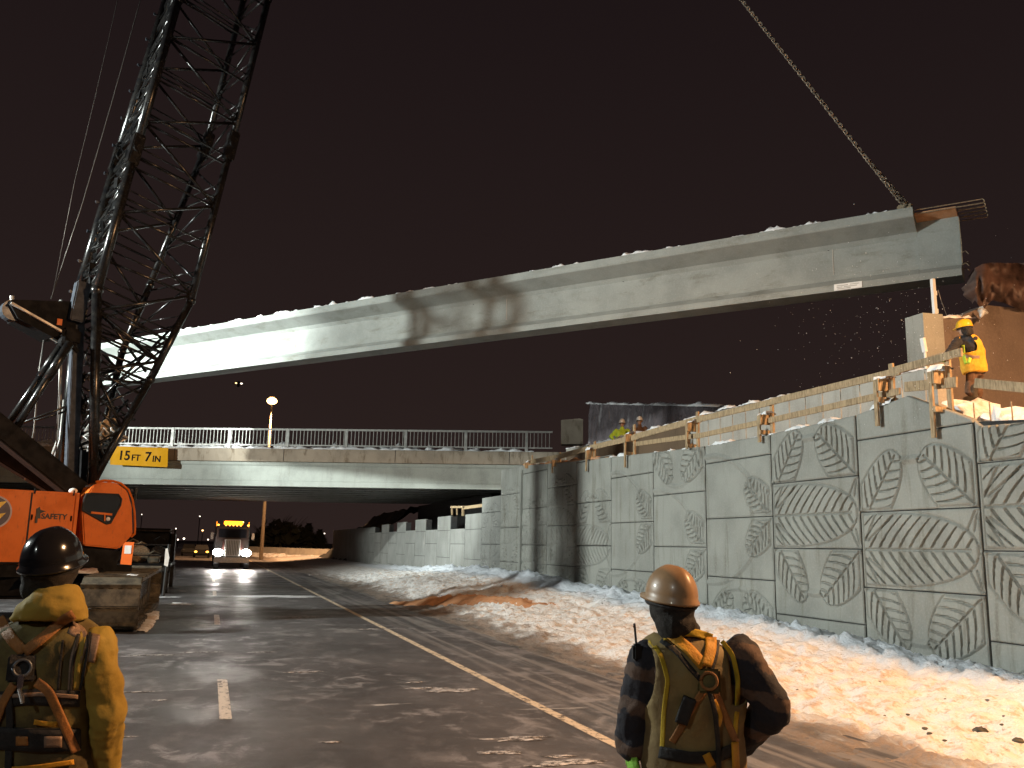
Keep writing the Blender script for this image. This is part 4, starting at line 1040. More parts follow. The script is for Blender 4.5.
# joint plates half way up (pin lugs)
for ch, y_ in ((Bq, 2), (Aq, 2), (Dq, 3), (Cq, 3)):
    mb = MB(); p = ch[y_]; d = ch[y_+1]-ch[y_-1]; d /= np.linalg.norm(d)
    mb.beam(p-d*.45, p+d*.45, .30, .26, up=cl, bev=.03); mb.disc(p, cl, .11, .42, 12); part(mb, 'pin_joint', smooth=False)
# walkway ladder along the left chords
mb = MB()
for z in np.arange(7.6, zt_, .42):
    a, b = at_z(Aq, z), at_z(Bq, z); mb.tube([a, b], .018, 5)
part(mb, 'boom_ladder', 'black_steel')
for z in np.arange(8.5, zt_, .9):
    mb = MB(); a = at_z(Aq, z); mb.box(a-cf*.22, (.06, .05, .08), (cf, cl, cz), bev=.01); mb.beam(a, a-cf*.2, .03, .03); part(mb, 'cable_guide', 'grey_steel', False)
# box section of the foot, light grey
mb = MB(); mb.beam(kp(70.5, 480, -.3), kp(79, 292, -.3), .28, .24, up=cl, bev=.02); part(mb, 'foot_box_section', 'grey_plate', False)
mb = MB(); mb.beam(kp(75, 322, -.55), kp(83, 283, -.55), .34, .3, up=cl, bev=.03); part(mb, 'head_plate', 'grey_plate', False)
# dark plate at the foot and winch
mb = MB(); mb.prism([kp(x, y, -.6) for x, y in ((80, 494), (84, 452), (112, 447), (121, 432), (101, 466), (93, 490))], cl*.9)
mb.prism([kp(x, y, -.62) for x, y in ((80, 493), (82, 450), (116, 448), (95, 487))], cl*1.0); mb.build('foot_plate', M['plate'], crane, recalc=True)
mb = MB(); c = kp(104, 430, -.2); mb.disc(c, cl, .2, 1.0, 24); mb.disc(c-cl*.5, cl, .27, .05, 24); mb.disc(c+cl*.5, cl, .27, .05, 24); part(mb, 'boom_winch', 'rust', False)
mb = MB(); rng = random.Random(4)
for i in range(26):
    x, y = rng.uniform(86, 124), rng.uniform(424, 447)
    if x > 86+(450-y)*.9+28: continue
    a = kp(x, y, -.9+rng.random()*.4); mb.tube([a, a+np.array([rng.uniform(-.3, .3), 0, rng.uniform(-.15, .2)]), a+np.array([rng.uniform(-.4, .4), .1, rng.uniform(-.3, .2)])], rng.uniform(.02, .045), 6)
part(mb, 'hydraulic_fittings', 'galv')
# wedge shaped mast head, struts and back beam
mb = MB(); mb.prism([kp(x, y, -.5) for x, y in ((10, 303), (12, 299.5), (76, 301.5), (76, 332), (62, 336), (52, 337), (18, 318))], cl*.9); mb.build('mast_head', M['plate'], crane, recalc=True)
mb = MB(); mb.beam(kp(11, 303, -.56), kp(66, 334, -.56), .05, .10, up=cl); mb.tube([kp(5, 309, -.3), kp(12, 301, -.3), kp(12, 296, -.3)], .05, 8); mb.beam(kp(7, 312, -.3), kp(58, 342, -.3), .05, .08, up=cl); part(mb, 'head_edge', 'galv', False)
mb = MB(); mb.disc(kp(12, 311, -.2), cl, .26, .3, 20); part(mb, 'sheave', 'grey_steel', False)
mb = MB(); mb.box(kp(59.5, 322, -.52), (.12, .03, .16), (cf, cl, cz)); part(mb, 'warning_plate', 'orange', False)
mb = MB(); mb.box(kp(68, 338, -.4), (.42, .7, .42), (cf, cl, cz), bev=.06); mb.tube([kp(62, 334, -.7), kp(78, 352, -.7)], .06, 8); mb.sphere(kp(64, 342, -.75), .14, 10, 8); part(mb, 'pivot_block', 'plate', False)
for a, b, t in (((66, 340), (3, 431), -.6), ((70, 343), (13, 433), -.9)):
    mb = MB(); mb.tube([kp(*a, t), kp(*b, t)], .085, 12); mb.tube([kp(*a, t), lerp(kp(*a, t), kp(*b, t), .42)], .11, 12); part(mb, 'back_strut')
mb = MB(); mb.beam(kp(-14, 418, -.9), kp(84, 497, -.9), .5, .55, up=cl, bev=.04); part(mb, 'back_beam', 'plate', False)
mb = MB(); mb.beam(kp(-14, 445, .2), kp(62, 492, .2), .4, .45, up=cl, bev=.04); part(mb, 'back_beam', 'plate', False)
mb = MB(); mb.tube([kp(20, 424, -.2), kp(94, 396, -.2)], .035, 6); mb.tube([kp(34, 421, .2), kp(70, 410, .2)], .03, 6); part(mb, 'tie_rod')
for pts, r in (([(141, -2), (114, 95), (83, 202), (51, 299)], .012), ([(46, 326), (39, 372), (34, 430), (25, 480)], .02), ([(62, 300), (61, 350), (58, 412), (56, 455)], .016), ([(118, -2), (95, 98), (75, 180), (52, 298)], .007)):
    mb = MB(); mb.tube([kp(x, y, .1) for x, y in pts], r, 6); part(mb, 'hoist_rope', 'cable')
mb = MB(); mb.tube([kp(61, 300, TFR-.1), kp(60, 400, TFR-.1), kp(58, 440, TFR-.1), kp(48, 468, TFR-.1)], .045, 8); mb.tube([kp(64, 400, .4), kp(60, 440, .4), kp(52, 466, .4)], .03, 8); part(mb, 'hose_bundle', 'galv')
mb = MB(); rng = random.Random(9)
for i in range(24):
    y = rng.uniform(300, 470); x = 84+rng.uniform(-3, 6); a = kp(x, y, -.2); mb.tube([a, a+np.array([rng.uniform(-.08, .08), 0, -.25]), a+np.array([rng.uniform(-.1, .1), 0, -.5])], .025, 5)
part(mb, 'foot_cables', 'black_steel')

# ------------------------------------------------------------------ dark flatbed truck behind the crane and delineator panel
U = gz(137, 577, 0); ux, uy = float(U[0])-.9, 34.0
ux = float(gy(137, 560, 34)[0])
ut = thing('flatbed_truck', (ux, uy, 0), 'dark flatbed truck loaded with gear parked behind the crane track', 'truck')
def ub(c, size, name, mat, bev=.03):
    mb = MB(); mb.box((ux+c[0], uy+c[1], c[2]), size, bev=bev); return mb.build(name, M[mat] if isinstance(mat, str) else mat, ut)
ub((0, 2.4, 1.0), (2.2, 5, .12), 'flatbed', 'matt'); ub((0, -.05, .9), (2.2, .08, .28), 'tail_board', 'matt', .01)
ub((0, 5.9, 1.55), (2.0, 1.9, 1.6), 'cab', 'matt', .2); ub((0, 4.93, 1.95), (1.5, .04, .5), 'rear_window', 'plate', .01)
for s_ in (-1, 1):
    mb = MB(); mb.disc((ux+s_*.9, uy+1.2, .45), (1, 0, 0), .45, .3, 20); mb.build('wheel', M['rubber'], ut); mb = MB(); mb.disc((ux+s_*.9, uy+5.8, .45), (1, 0, 0), .45, .3, 20); mb.build('wheel', M['rubber'], ut)
    ub((s_*.95, -.11, .88), (.22, .04, .12), 'tail_light', emit('dim_tail_light', (1., .06, .03), 1.2) if s_ < 0 else 'black', .01)
    mb = MB(); mb.beam((ux+s_*1.0, uy+.1, 1.05), (ux+s_*1.0, uy+.1, 1.75), .06, .06); mb.build('side_stake', M['matt'], ut); mb = MB(); mb.beam((ux+s_*1.0, uy+4.6, 1.05), (ux+s_*1.0, uy+4.6, 2.3), .07, .07); mb.build('side_stake', M['matt'], ut)
mb = MB()
for z in (1.3, 1.7, 2.25): mb.beam((ux-1.0, uy+4.6, z), (ux+1.0, uy+4.6, z), .05, .05)
for z in (1.35, 1.72): mb.beam((ux-1.0, uy+.1, z), (ux+1.0, uy+.1, z), .04, .04)
mb.build('load_rail', M['black_steel'], ut)
gear = [(-.6, 1.0, 1.25, .5, .4), (0., 1.6, 1.35, .6, .6), (.5, .9, 1.2, .4, .3), (.55, 2.6, 1.5, .6, .8), (-.4, 3.0, 1.45, .7, .7)]
for i, (x, y, z, w_, h_) in enumerate(gear):
    mb = MB()
    if i % 2: mb.disc((ux+x, uy+y, 1.07+w_/2), (0, 1, 0), w_/2, .5, 18)
    else: mb.box((ux+x, uy+y, 1.07+h_/2), (w_, .5, h_), bev=.04)
    mb.tube([(ux+x-.2, uy+y-.2, 1.07+h_), (ux+x, uy+y-.2, 1.2+h_), (ux+x+.2, uy+y-.1, 1.1+h_)], .03, 6)
    o = mb.build('cargo_box' if not i % 2 else 'hose_reel', M[('black_steel', 'rust', 'track')[i % 3]])
    tag(o, ('squat box', 'cable reel', 'low small box', 'big cable reel', 'tall box')[i]+' of gear on the dark flatbed truck behind the crane', ('box' if not i % 2 else 'reel'))
# big dark spool / arm silhouette on it
# delineator
dp = on_plane(126, 562, (0, 31.5, 0), (0, 1, 0)); dt = on_plane(127, 542, (0, 31.5, 0), (0, 1, 0))
de = thing('traffic_delineator', (dp[0], 31.5, 0), 'upright orange traffic panel with one white reflective square behind the crane track', 'traffic panel')
M['hi_orange'] = simple('fluorescent_orange', (.85, .16, .02), .5, 0, .1)
w0 = .30; mb = MB(); zb, zt3 = .55, dt[2]
mb.prism([(dp[0]-w0*.62, 31.5, zb), (dp[0]+w0*.5, 31.5, zb), (dp[0]+w0*.62, 31.5, zt3), (dp[0]-w0*.45, 31.5, zt3)], (0, .05, 0)); mb.build('panel_board', M['hi_orange'], de, recalc=True)
mb = MB(); mb.box((dp[0]+.02, 31.49, zt3-.24), (.20, .012, .26)); mb.build('reflective_square', M['white'], de)
mb = MB(); mb.box((dp[0], 31.55, .05), (.6, .5, .1), bev=.02); mb.beam((dp[0], 31.58, .1), (dp[0], 31.58, zt3), .05, .04); mb.build('base', M['rubber'], de)
mk = gy(166.5, 556, 33); 
mp = thing('marker_post', (mk[0], 33, 0), 'slim marker post with a pinkish white reflector beside the flatbed truck', 'marker post')
mb = MB(); mb.tube([(mk[0], 33, 0), (mk[0]+.05, 33, 1.75)], .05, 8); mb.build('post', M['black'], mp)
mb = MB(); mb.prism([(mk[0]-.05, 32.93, 1.05), (mk[0]+.07, 32.93, 1.0), (mk[0]+.10, 32.93, 1.3), (mk[0]+.02, 32.93, 1.62), (mk[0]-.05, 32.93, 1.6)], (0, .02, 0)); mb.build('reflector', M['white'], mp, recalc=True)
# ------------------------------------------------------------------ people
from mathutils.bvhtree import BVHTree
def cloth(name, col, col2=None, scale=9, rough=.85, bump=.5):
    return simple(name, col, rough, 0, .3, scale, bump, col2=col2)
M['skin'] = simple('skin', (.42, .24, .16), .55, 0, .12, 20)
M['hair'] = simple('dark_hair', (.02, .014, .01), .8, 0, .4, 40, .8)
M['navy'] = cloth('dark_trousers', (.025, .025, .035))
M['boot'] = cloth('work_boot', (.05, .035, .02))
M['ochre'] = cloth('ochre_hooded_jacket', (.34, .235, .035), (.27, .18, .03), 3)
M['olive_vest'] = cloth('worn_olive_vest', (.26, .185, .07), (.17, .115, .05), 5)
M['olive_vest2'] = cloth('olive_vest_dull', (.15, .115, .03), (.07, .05, .02), 5)
M['strap_y'] = cloth('yellow_webbing', (.62, .30, .015), (.48, .21, .01), 14, .7)
M['strap_b'] = cloth('brown_webbing', (.36, .15, .035), (.24, .10, .03), 14, .7)
M['strap_k'] = cloth('black_webbing', (.02, .018, .018), None, 14, .8)
M['silver'] = simple('dull_reflective_tape', (.30, .20, .14), .45, .2, .3, 30, .4, stretch=(1, 1, 3))
M['piping'] = cloth('yellow_green_piping', (.55, .36, .02), None, 10)
M['lime'] = cloth('lime_glove', (.25, .55, .06)); M['hivis'] = cloth('hi_vis_yellow_green', (.50, .72, .06)); M['hivis_o'] = cloth('hi_vis_amber_vest', (.72, .40, .03), (.6, .3, .02))
M['blacksleeve'] = cloth('black_sleeve', (.02, .02, .025)); M['brownt'] = cloth('brown_trousers', (.12, .06, .03))
def hat_mat(n, col, rough=.3, var=.2):
    m_ = simple(n, col, rough, 0, var, 10); m_.node_tree.nodes['Principled BSDF'].inputs['Coat Weight'].default_value = .3; return m_
M['hat_tan'] = hat_mat('tan_hard_hat', (.40, .24, .125), .38); M['hat_black'] = hat_mat('black_hard_hat', (.010, .010, .012), .16); M['hat_yellow'] = hat_mat('yellow_hard_hat', (.75, .42, .02)); M['hat_white'] = hat_mat('white_hard_hat', (.8, .8, .78))
def plaid():
    t = NT('striped_jacket'); X, Y, Z = t.xyz(); n = t.noise(6, 4, .6)
    z = t.math('ADD', Z, t.math('MULTIPLY', t.math('SUBTRACT', n, .5), .16)); z = t.math('ADD', z, t.math('MULTIPLY', X, .22))
    p = t.math('PINGPONG', z, .085); f = t.noise(40, 4, .7)
    c = t.mix(t.ramp(p, .048, .060), (.016, .015, .022), (.11, .065, .045))
    c = t.mix(t.ramp(f, .45, .7, 0, .4), c, (.03, .02, .02)); t.base(c); t.rough(.85); t.bump(f, .6, .01); return t.m
M['plaid'] = plaid()
cl_tex = bpy.data.textures.new('folds', 'CLOUDS'); cl_tex.noise_scale = .11; cl_tex.noise_depth = 2
def blob(mbs, name, mat, parent, voxel=.014, disp=.0, smooth_it=4, cut=None):
    mb = MB()
    for b in mbs: mb.add(b.v, b.f)
    o = mb.build(name+'_raw', mat, None)
    m1 = o.modifiers.new('r', 'REMESH'); m1.mode = 'VOXEL'; m1.voxel_size = voxel
    m2 = o.modifiers.new('s', 'SMOOTH'); m2.iterations = smooth_it; m2.factor = .6
    if disp: m3 = o.modifiers.new('d', 'DISPLACE'); m3.texture = cl_tex; m3.texture_coords = 'GLOBAL'; m3.strength = disp; m3.mid_level = .5
    dg = bpy.context.evaluated_depsgraph_get(); dg.update()
    me = bpy.data.meshes.new_from_object(o.evaluated_get(dg)); bpy.data.objects.remove(o)
    if cut:
        bm = bmesh.new(); bm.from_mesh(me); kill = [f for f in bm.faces if cut(f.calc_center_median())]
        bmesh.ops.delete(bm, geom=kill, context='FACES')
        for _ in range(14):
            new = {}
            for v in bm.verts:
                nb = [e.other_vert(v).co for e in v.link_edges if e.is_boundary]
                if len(nb) == 2: new[v] = v.co*.4+(nb[0]+nb[1])*.3
            for v, c in new.items(): v.co = c
        bm.to_mesh(me); bm.free()
    if parent: me.transform(Matrix.Translation(-Vector(parent_loc(parent))))
    me.polygons.foreach_set('use_smooth', [True]*len(me.polygons)); me.materials.clear(); me.materials.append(mat); me.name = name
    r = bpy.data.objects.new(name, me); COL.objects.link(r); r.parent = parent; return r
def cap(p, q, r0, r1, n=12):
    mb = MB(); p = np.array(p, float); q = np.array(q, float)
    mb.tube([p, lerp(p, q, .33), lerp(p, q, .66), q], r0, n, rs=[r0, r0*.67+r1*.33, r0*.33+r1*.67, r1]); mb.sphere(p, r0, n, 8); mb.sphere(q, r1, n, 8); return mb
def loft_rings(rings, n=20):
    """rings: (centre, half width vec, half depth vec)"""
    mb = MB(); vs = []
    for c, a, b in rings: vs += [np.array(c)+np.array(a)*math.copysign(abs(math.cos(t))**.85, math.cos(t))+np.array(b)*math.copysign(abs(math.sin(t))**.85, math.sin(t)) for t in np.linspace(0, 2*math.pi, n, endpoint=False)]
    fs = [(i*n+k, i*n+(k+1) % n, (i+1)*n+(k+1) % n, (i+1)*n+k) for i in range(len(rings)-1) for k in range(n)]+[tuple(reversed(range(n))), tuple((len(rings)-1)*n+k for k in range(n))]
    mb.add(vs, fs); return [mb]
def hand(wrist, direc, palm_n, side, mat_parts, s=1., curl=.5):
    """palm + four unequal bent fingers + thumb from the palm side"""
    w_ = np.array(wrist, float); d = np.array(direc, float); d /= np.linalg.norm(d); n = np.array(palm_n, float); n -= d*(n@d); n /= np.linalg.norm(n); x = np.cross(d, n)*side
    out = []; mb = MB(); mb.box(w_+d*.052*s, (.082*s, .10*s, .032*s), (x, d, n), bev=.012*s); out.append(mb)
    for i, (u, L) in enumerate(((-.031, .066), (-.010, .080), (.011, .088), (.031, .080))):
        a = w_+d*.098*s+x*u*s; L *= s; d1 = d*math.cos(curl*.6)+n*math.sin(curl*.6); d2 = d*math.cos(curl*1.6)+n*math.sin(curl*1.6); d3 = d*math.cos(curl*2.4)+n*math.sin(curl*2.4)
        b = a+d1*L*.45; c = b+d2*L*.32; e = c+d3*L*.23
        out += [cap(a-d*.03*s, b, .0105*s, .0100*s, 8), cap(b, c, .0098*s, .0092*s, 8), cap(c, e, .009*s, .0078*s, 8)]
    a = w_+d*.03*s+x*.036*s; b = a+(x*.75+d*.65+n*.2)*.040*s; c = b+(x*.25+d*.9+n*.35)*.034*s; out += [cap(a, b, .014*s, .012*s, 8), cap(b, c, .0115*s, .009*s, 8)]
    return out
def person(J, label, group=None, jacket='ochre', vest=None, trousers='navy', hat='hat_tan', hs=1., glove='lime', headdir=None, arm=0., vox=.014, bulk=1., hair=True, vest_g=0.):
    """J: joints in world space; f = facing, r = the person's right-hand side seen in the picture frame"""
    f = np.array(J['f'], float); f /= np.linalg.norm(f); up = np.array([0, 0, 1.]); r = np.cross(f, up); r /= np.linalg.norm(r)
    pel, che, nk, hd = (np.array(J[k], float) for k in ('pelvis', 'chest', 'neck', 'head'))
    spine = nk-pel; spine /= np.linalg.norm(spine); b = bulk; fb = np.cross(spine, r)*-1; fb = f-spine*(f@spine); fb /= np.linalg.norm(fb)
    foot = (np.array(J['ankL'])+np.array(J['ankR']))/2
    o = thing('person', (foot[0], foot[1], foot[2]-.08), label, 'person', group)
    sh = {k: np.array(J['sh'+k], float) for k in 'LR'}; el = {k: np.array(J['el'+k], float) for k in 'LR'}; wr = {k: np.array(J['wr'+k], float) for k in 'LR'}
    hip = {k: np.array(J['hip'+k], float) for k in 'LR'}; kn = {k: np.array(J['kn'+k], float) for k in 'LR'}; an = {k: np.array(J['ank'+k], float) for k in 'LR'}
    hf = np.array(headdir, float) if headdir is not None else f; hf /= np.linalg.norm(hf); hr = np.cross(hf, up); hr /= np.linalg.norm(hr); hu = np.cross(hr, hf)
    W = np.linalg.norm(sh['R']-sh['L'])/2
    def torso(g, top=True):
        rings = [(pel-spine*.10, r*(.165*b+g), fb*(.12*b+g)), (pel+spine*.02, r*(.175*b+g), fb*(.125*b+g)), (lerp(pel, che, .5), r*(.165*b+g), fb*(.118*b+g)), (che, r*(.19*b+g), fb*(.128*b+g)),
                 (lerp(che, nk, .45), r*(W*.98+g), fb*(.118*b+g)), (lerp(che, nk, .74), r*(W*.86+g), fb*(.095*b+g)), (lerp(che, nk, .93), r*(W*.42+g), fb*(.07+g))]
        return loft_rings(rings)
    def limbs(g, ks='LR'):
        out = []
        for k in ks: out += [cap(sh[k], el[k], .052*b+g, .043*b+g), cap(el[k], wr[k], .043*b+g, .030*b+g)]
        return out
    def legs(g):
        out = []
        for k in 'LR': out += [cap(hip[k], kn[k], .085+g, .058+g), cap(kn[k], an[k], .055+g, .042+g)]
        return out
    head = MB(); head.sphere(hd+hu*.015, (.077, .098, .115), 20, 14, (hr, hf, hu)); jaw = MB(); jaw.sphere(hd-hu*.055+hf*.02, (.058, .070, .068), 16, 10, (hr, hf, hu))
    nose = cap(hd+hf*.098+hu*.01, hd+hf*.115-hu*.022, .009, .014, 8); lips = cap(hd+hf*.088-hu*.055-hr*.018, hd+hf*.088-hu*.055+hr*.018, .009, .009, 8); brow = cap(hd+hf*.088+hu*.036-hr*.035, hd+hf*.088+hu*.036+hr*.035, .011, .011, 8)
    ears = []
    for s_ in (-1, 1): e = MB(); e.sphere(hd+hr*s_*.078-hu*.005, (.012, .022, .034), 10, 8, (hr, hf, hu)); ears.append(e)
    hands = []
    for k, s_ in (('L', -1), ('R', 1)):
        d = wr[k]-el[k]; pn = J.get('palm'+k, -r*s_ if k == 'R' else r); hands.append(hand(wr[k], J.get('hd'+k, d), pn, s_, None, 1.0, J.get('curl', .5)))
    body = blob([head, jaw, nose, lips, brow]+ears+[cap(nk-spine*.06, hd-hu*.05, .058, .052)]+torso(-.02)+limbs(-.012)+legs(-.012)+[x for h in hands for x in h], 'body', M['skin'], o, min(vox, .0105), 0, 1)
    for s_ in (-1, 1):
        e = MB(); e.sphere(hd+hf*.089+hr*s_*.032+hu*.014, (.012, .008, .008), 10, 8, (hr, hf, hu)); e.build('eye', M['white'], o, smooth=True)
    blob(torso(.012)+limbs(.018+arm)+[cap(nk-spine*.05, nk+spine*.03, .085, .078)], 'jacket', M[jacket], o, vox, .045, 3)
    blob(legs(.014)+loft_rings([(pel-spine*.16, r*.17, fb*.125), (pel-spine*.02, r*.165, fb*.12), (pel+spine*.04, r*.16, fb*.11)]), 'trousers', M[trousers], o, vox*1.3, .03, 3)
    for k in 'LR':
        mb = MB(); mb.sphere(an[k]+f*.05-up*.035, (.05, .135, .045), 14, 8, (r, f, up)); bt = cap(an[k]-up*.02, an[k]+up*.14, .056, .062); mb2 = MB(); mb2.box(an[k]+f*.05-up*.068, (.09, .27, .025), (r, f, up), bev=.008)
        blob([mb, bt, mb2], 'boot', M['boot'], o, .014, 0, 2)
    if glove:
        for k, s_ in (('L', -1), ('R', 1)):
            d = np.array(J.get('hd'+k, wr[k]-el[k]), float); d /= np.linalg.norm(d); pn = J.get('palm'+k, -r*s_ if k == 'R' else r)
            blob(hand(wr[k]-d*.0, d, pn, s_, None, 1.12, J.get('curl', .5))+[cap(wr[k]-d*.05, wr[k]+d*.02, .043, .036)], 'glove', M[glove], o, .0062, 0, 1)
    v = None
    if vest:
        def cut(c):
            if vest_g: q = np.array(c)-nk; return q@spine > -.01 or (np.array(c)-pel)@spine < -.09 or (abs(q@r) > W*.84 and q@spine > -.28)
            c = np.array(c); q = c-nk; lat = abs(q@r); h = q@spine
            return (h > -.02 and lat < .085) or (lat > W*.80+.0 and h > -.30 and h < .1) or ((c-pel)@spine < -.075)
        v = blob(torso(.034+vest_g), 'vest', M[vest], o, vox, .022, 3, cut)
        sm = v.modifiers.new('t', 'SOLIDIFY'); sm.thickness = .006; sm.offset = 1
    # hard hat
    hc = hd+hu*.028; mb = MB(); rows = []
    for j in range(11):
        ph = math.pi/2*j/10; row = []
        for i in range(33):
            th = 2*math.pi*i/32; rr = math.cos(ph)**.85 if j < 10 else .001
            row.append(hc+hr*.108*hs*rr*math.cos(th)+hf*.135*hs*rr*math.sin(th)+hu*hs*(.138*math.sin(ph)+.012*math.exp(-(math.cos(th)*rr/.16)**2)*math.cos(ph*.9)))
        rows.append(row)
    brim = [hc+hr*.117*hs*math.cos(2*math.pi*i/32)+hf*hs*((.143+.045*max(0, math.sin(2*math.pi*i/32)))*math.sin(2*math.pi*i/32))-hu*.010 for i in range(33)]
    inner = [hc+hr*.104*hs*math.cos(2*math.pi*i/32)+hf*hs*.128*math.sin(2*math.pi*i/32)-hu*.012 for i in range(33)]
    low = [p-hu*.010 for p in brim]
    mb.grid([inner, low, brim]+rows); h_ = mb.build('hard_hat', M[hat], o, smooth=True)
    mb = MB(); mb.tube([hc+hr*.10*hs*math.cos(t)+hf*.12*hs*math.sin(t)-hu*.03 for t in np.linspace(0, 2*math.pi, 25)], .011, 6); mb.build('hat_band', M['strap_k'], h_)
    if hair:
        mbs = []; mb = MB(); mb.sphere(hd-hf*.012-hu*.01, (.100*hs, .112*hs, .108), 18, 12, (hr, hf, hu)); mb2 = MB(); mb2.sphere(hd-hf*.045-hu*.085, (.098*hs, .085, .085), 16, 10, (hr, hf, hu)); mbs = [mb, mb2]
        fc = hd+hf*.11
        hh = blob(mbs, 'hair' if hair is True else hair, M['hair'], o, .009, .03, 1, lambda c: (np.array(c)-hd)@hf > .045 and (np.array(c)-hd)@hu < .05)
    o['_v'] = 0; del o['_v']
    return o, v
def bvh_of(objs):
    V = []; F = []
    for o in objs:
        off = Vector(parent_loc(o)) if o.parent is None else Vector(parent_loc(o.parent)); n = len(V)
        V += [v.co+off for v in o.data.vertices]; F += [tuple(i+n for i in p.vertices) for p in o.data.polygons]
    return BVHTree.FromPolygons(V, F)
def hit(bv, x, y, D0):
    d = Vector(ray(x, y)).normalized(); h = bv.ray_cast(Vector(CAM), d, D0*1.3+1.5)
    return np.array(h[0]) if h[0] is not None and h[3] < D0*1.25+.8 else at_depth(x, y, D0)
def ribbon(bv, px, wpx, D0, name, mat, parent, off=.012, step=3., lift_end=None, th=.004):
    """webbing laid over the clothing"""
    P = []
    for a, b in zip(px[:-1], px[1:]):
        n = max(1, int(math.hypot(b[0]-a[0], b[1]-a[1])/step)); P += [(a[0]+(b[0]-a[0])*i/n, a[1]+(b[1]-a[1])*i/n) for i in range(n)]
    P.append(px[-1]); rows = []; 
    for i, p in enumerate(P):
        a = P[max(0, i-1)]; b = P[min(len(P)-1, i+1)]; t = np.array([b[0]-a[0], b[1]-a[1]], float); t /= np.linalg.norm(t); nrm = np.array([-t[1], t[0]])
        row = []
        for k in (-1, -.5, 0, .5, 1):
            q = (p[0]+nrm[0]*wpx/2*k, p[1]+nrm[1]*wpx/2*k); h = hit(bv, *q, D0); d = CAM-h; d /= np.linalg.norm(d); row.append(h+d*off)
        rows.append(row)
    R_ = np.array(rows)                      # smooth so that the webbing spans small folds
    for _ in range(3):
        R_[1:-1] = (R_[:-2]+R_[1:-1]*2+R_[2:])/4
    mb = MB(); mb.grid([list(r_) for r_ in R_]); o = mb.build(name, M[mat], parent, smooth=True)
    s = o.modifiers.new('t', 'SOLIDIFY'); s.thickness = th; s.offset = 0
    return o

# ---- near worker at the right
D = 3.92; A = lambda x, y, dd=0.: at_depth(x, y, D+dd)
fR = np.array([math.sin(R(2)), math.cos(R(2)), 0]); rR = np.cross(fR, (0, 0, 1.))
pelv = A(693, 762, .02); base = pelv.copy()
J = dict(f=fR, pelvis=pelv, chest=A(692, 688, .02), neck=A(681, 634, .02), head=A(671, 603, .05),
         shL=A(649, 660), shR=A(741, 657), elL=A(635, 708, .02), elR=A(773, 707, -.04), wrL=A(631, 747, .02), hdL=A(634, 770, -.02)-A(631, 747, .02), wrR=A(737, 745, .20),
         hipL=pelv-rR*.10-[0, 0, .06], hipR=pelv+rR*.10-[0, 0, .06], knL=pelv-rR*.12-[0, 0, .46], knR=pelv+rR*.13-[0, 0, .46], hdR=A(722, 748, .30)-A(737, 745, .20), curl=.7)
for k, s_ in (('L', -1), ('R', 1)): q = pelv+rR*s_*.14; J['ank'+k] = np.array([q[0], q[1], .08])
pR, vR = person(J, 'worker in tan hard hat and dark striped jacket, hand on hip, beside the snow', jacket='plaid', vest='olive_vest', hat='hat_tan', headdir=fR*1+np.array([-.18, 0, .12]), vox=.012, bulk=1.13, arm=.014)
jk = [c for c in pR.children if c.name.startswith(('jacket', 'vest'))]
bv = bvh_of(jk)
har = ribbon(bv, [(671, 634), (690, 650), (702, 664), (704, 666)], 11, D, 'harness', 'strap_y', pR, .020)
ribbon(bv, [(711, 637), (711, 650), (706, 666)], 11, D, 'harness_strap', 'strap_y', pR, .024)
ribbon(bv, [(661, 640), (677, 652), (690, 668), (701, 680)], 5, D, 'harness_strap', 'strap_k', pR, .016)
ribbon(bv, [(718, 640), (716, 656), (710, 676)], 4, D, 'harness_strap', 'strap_k', pR, .016)
ribbon(bv, [(650, 640), (661, 655), (668, 680), (664, 710), (662, 750)], 4.5, D, 'vest_piping', 'piping', pR, .010)
ribbon(bv, [(722, 641), (733, 655), (738, 680), (737, 710), (734, 742)], 4.5, D, 'vest_piping', 'piping', pR, .010)
ribbon(bv, [(704, 690), (694, 705), (684, 722), (672, 742)], 7, D, 'harness_strap', 'strap_b', pR, .014)
ribbon(bv, [(714, 690), (722, 708), (730, 728), (736, 742)], 7, D, 'harness_strap', 'strap_b', pR, .014)
ribbon(bv, [(659, 752), (690, 758), (716, 757), (737, 748)], 12, D, 'work_belt', 'strap_k', pR, .018)
ribbon(bv, [(709, 690), (715, 712), (718, 740), (719, 768)], 4.5, D, 'lanyard', 'strap_k', pR, .034)
ribbon(bv, [(714, 700), (722, 717), (718, 726)], 4, D, 'shock_pack', 'strap_y', pR, .03)
ribbon(bv, [(690, 698), (681, 723)], 13, D, 'radio_pouch', 'strap_k', pR, .028, th=.02)
ribbon(bv, [(706, 754), (712, 766)], 8, D, 'belt_tag', 'strap_y', pR, .03)
ribbon(bv, [(735, 742), (736, 768)], 7, D, 'belt_tag', 'strap_y', pR, .03)
ribbon(bv, [(662, 637), (672, 633), (684, 632), (698, 633), (712, 638)], 8, D, 'vest_collar', 'piping', pR, .012)
c = hit(bv, 709, 681, D); dd = CAM-c; dd /= np.linalg.norm(dd); e1 = np.cross(dd, (0, 0, 1.)); e1 /= np.linalg.norm(e1); e2 = np.cross(e1, dd)
mb = MB(); mb.tube([c+dd*.045+e1*.034*math.cos(t)+e2*.034*math.sin(t) for t in np.linspace(0, 2*math.pi, 17)], .0065, 8); mb.build('d_ring', M['strap_b'], pR, smooth=True)
mb = MB(); mb.box(c+dd*.030, (.095, .10, .016), (e1, e2, dd), bev=.008); mb.build('back_pad', M['olive_vest2'], pR)
a = A(637, 652, -.06); mb = MB(); mb.box(a, (.045, .03, .07), bev=.008); mb.tube([a+[-.003, 0, .03], a+[-.012, 0, .12], A(634, 627, -.06)], .005, 6); mb.build('radio_antenna', M['black'], pR)

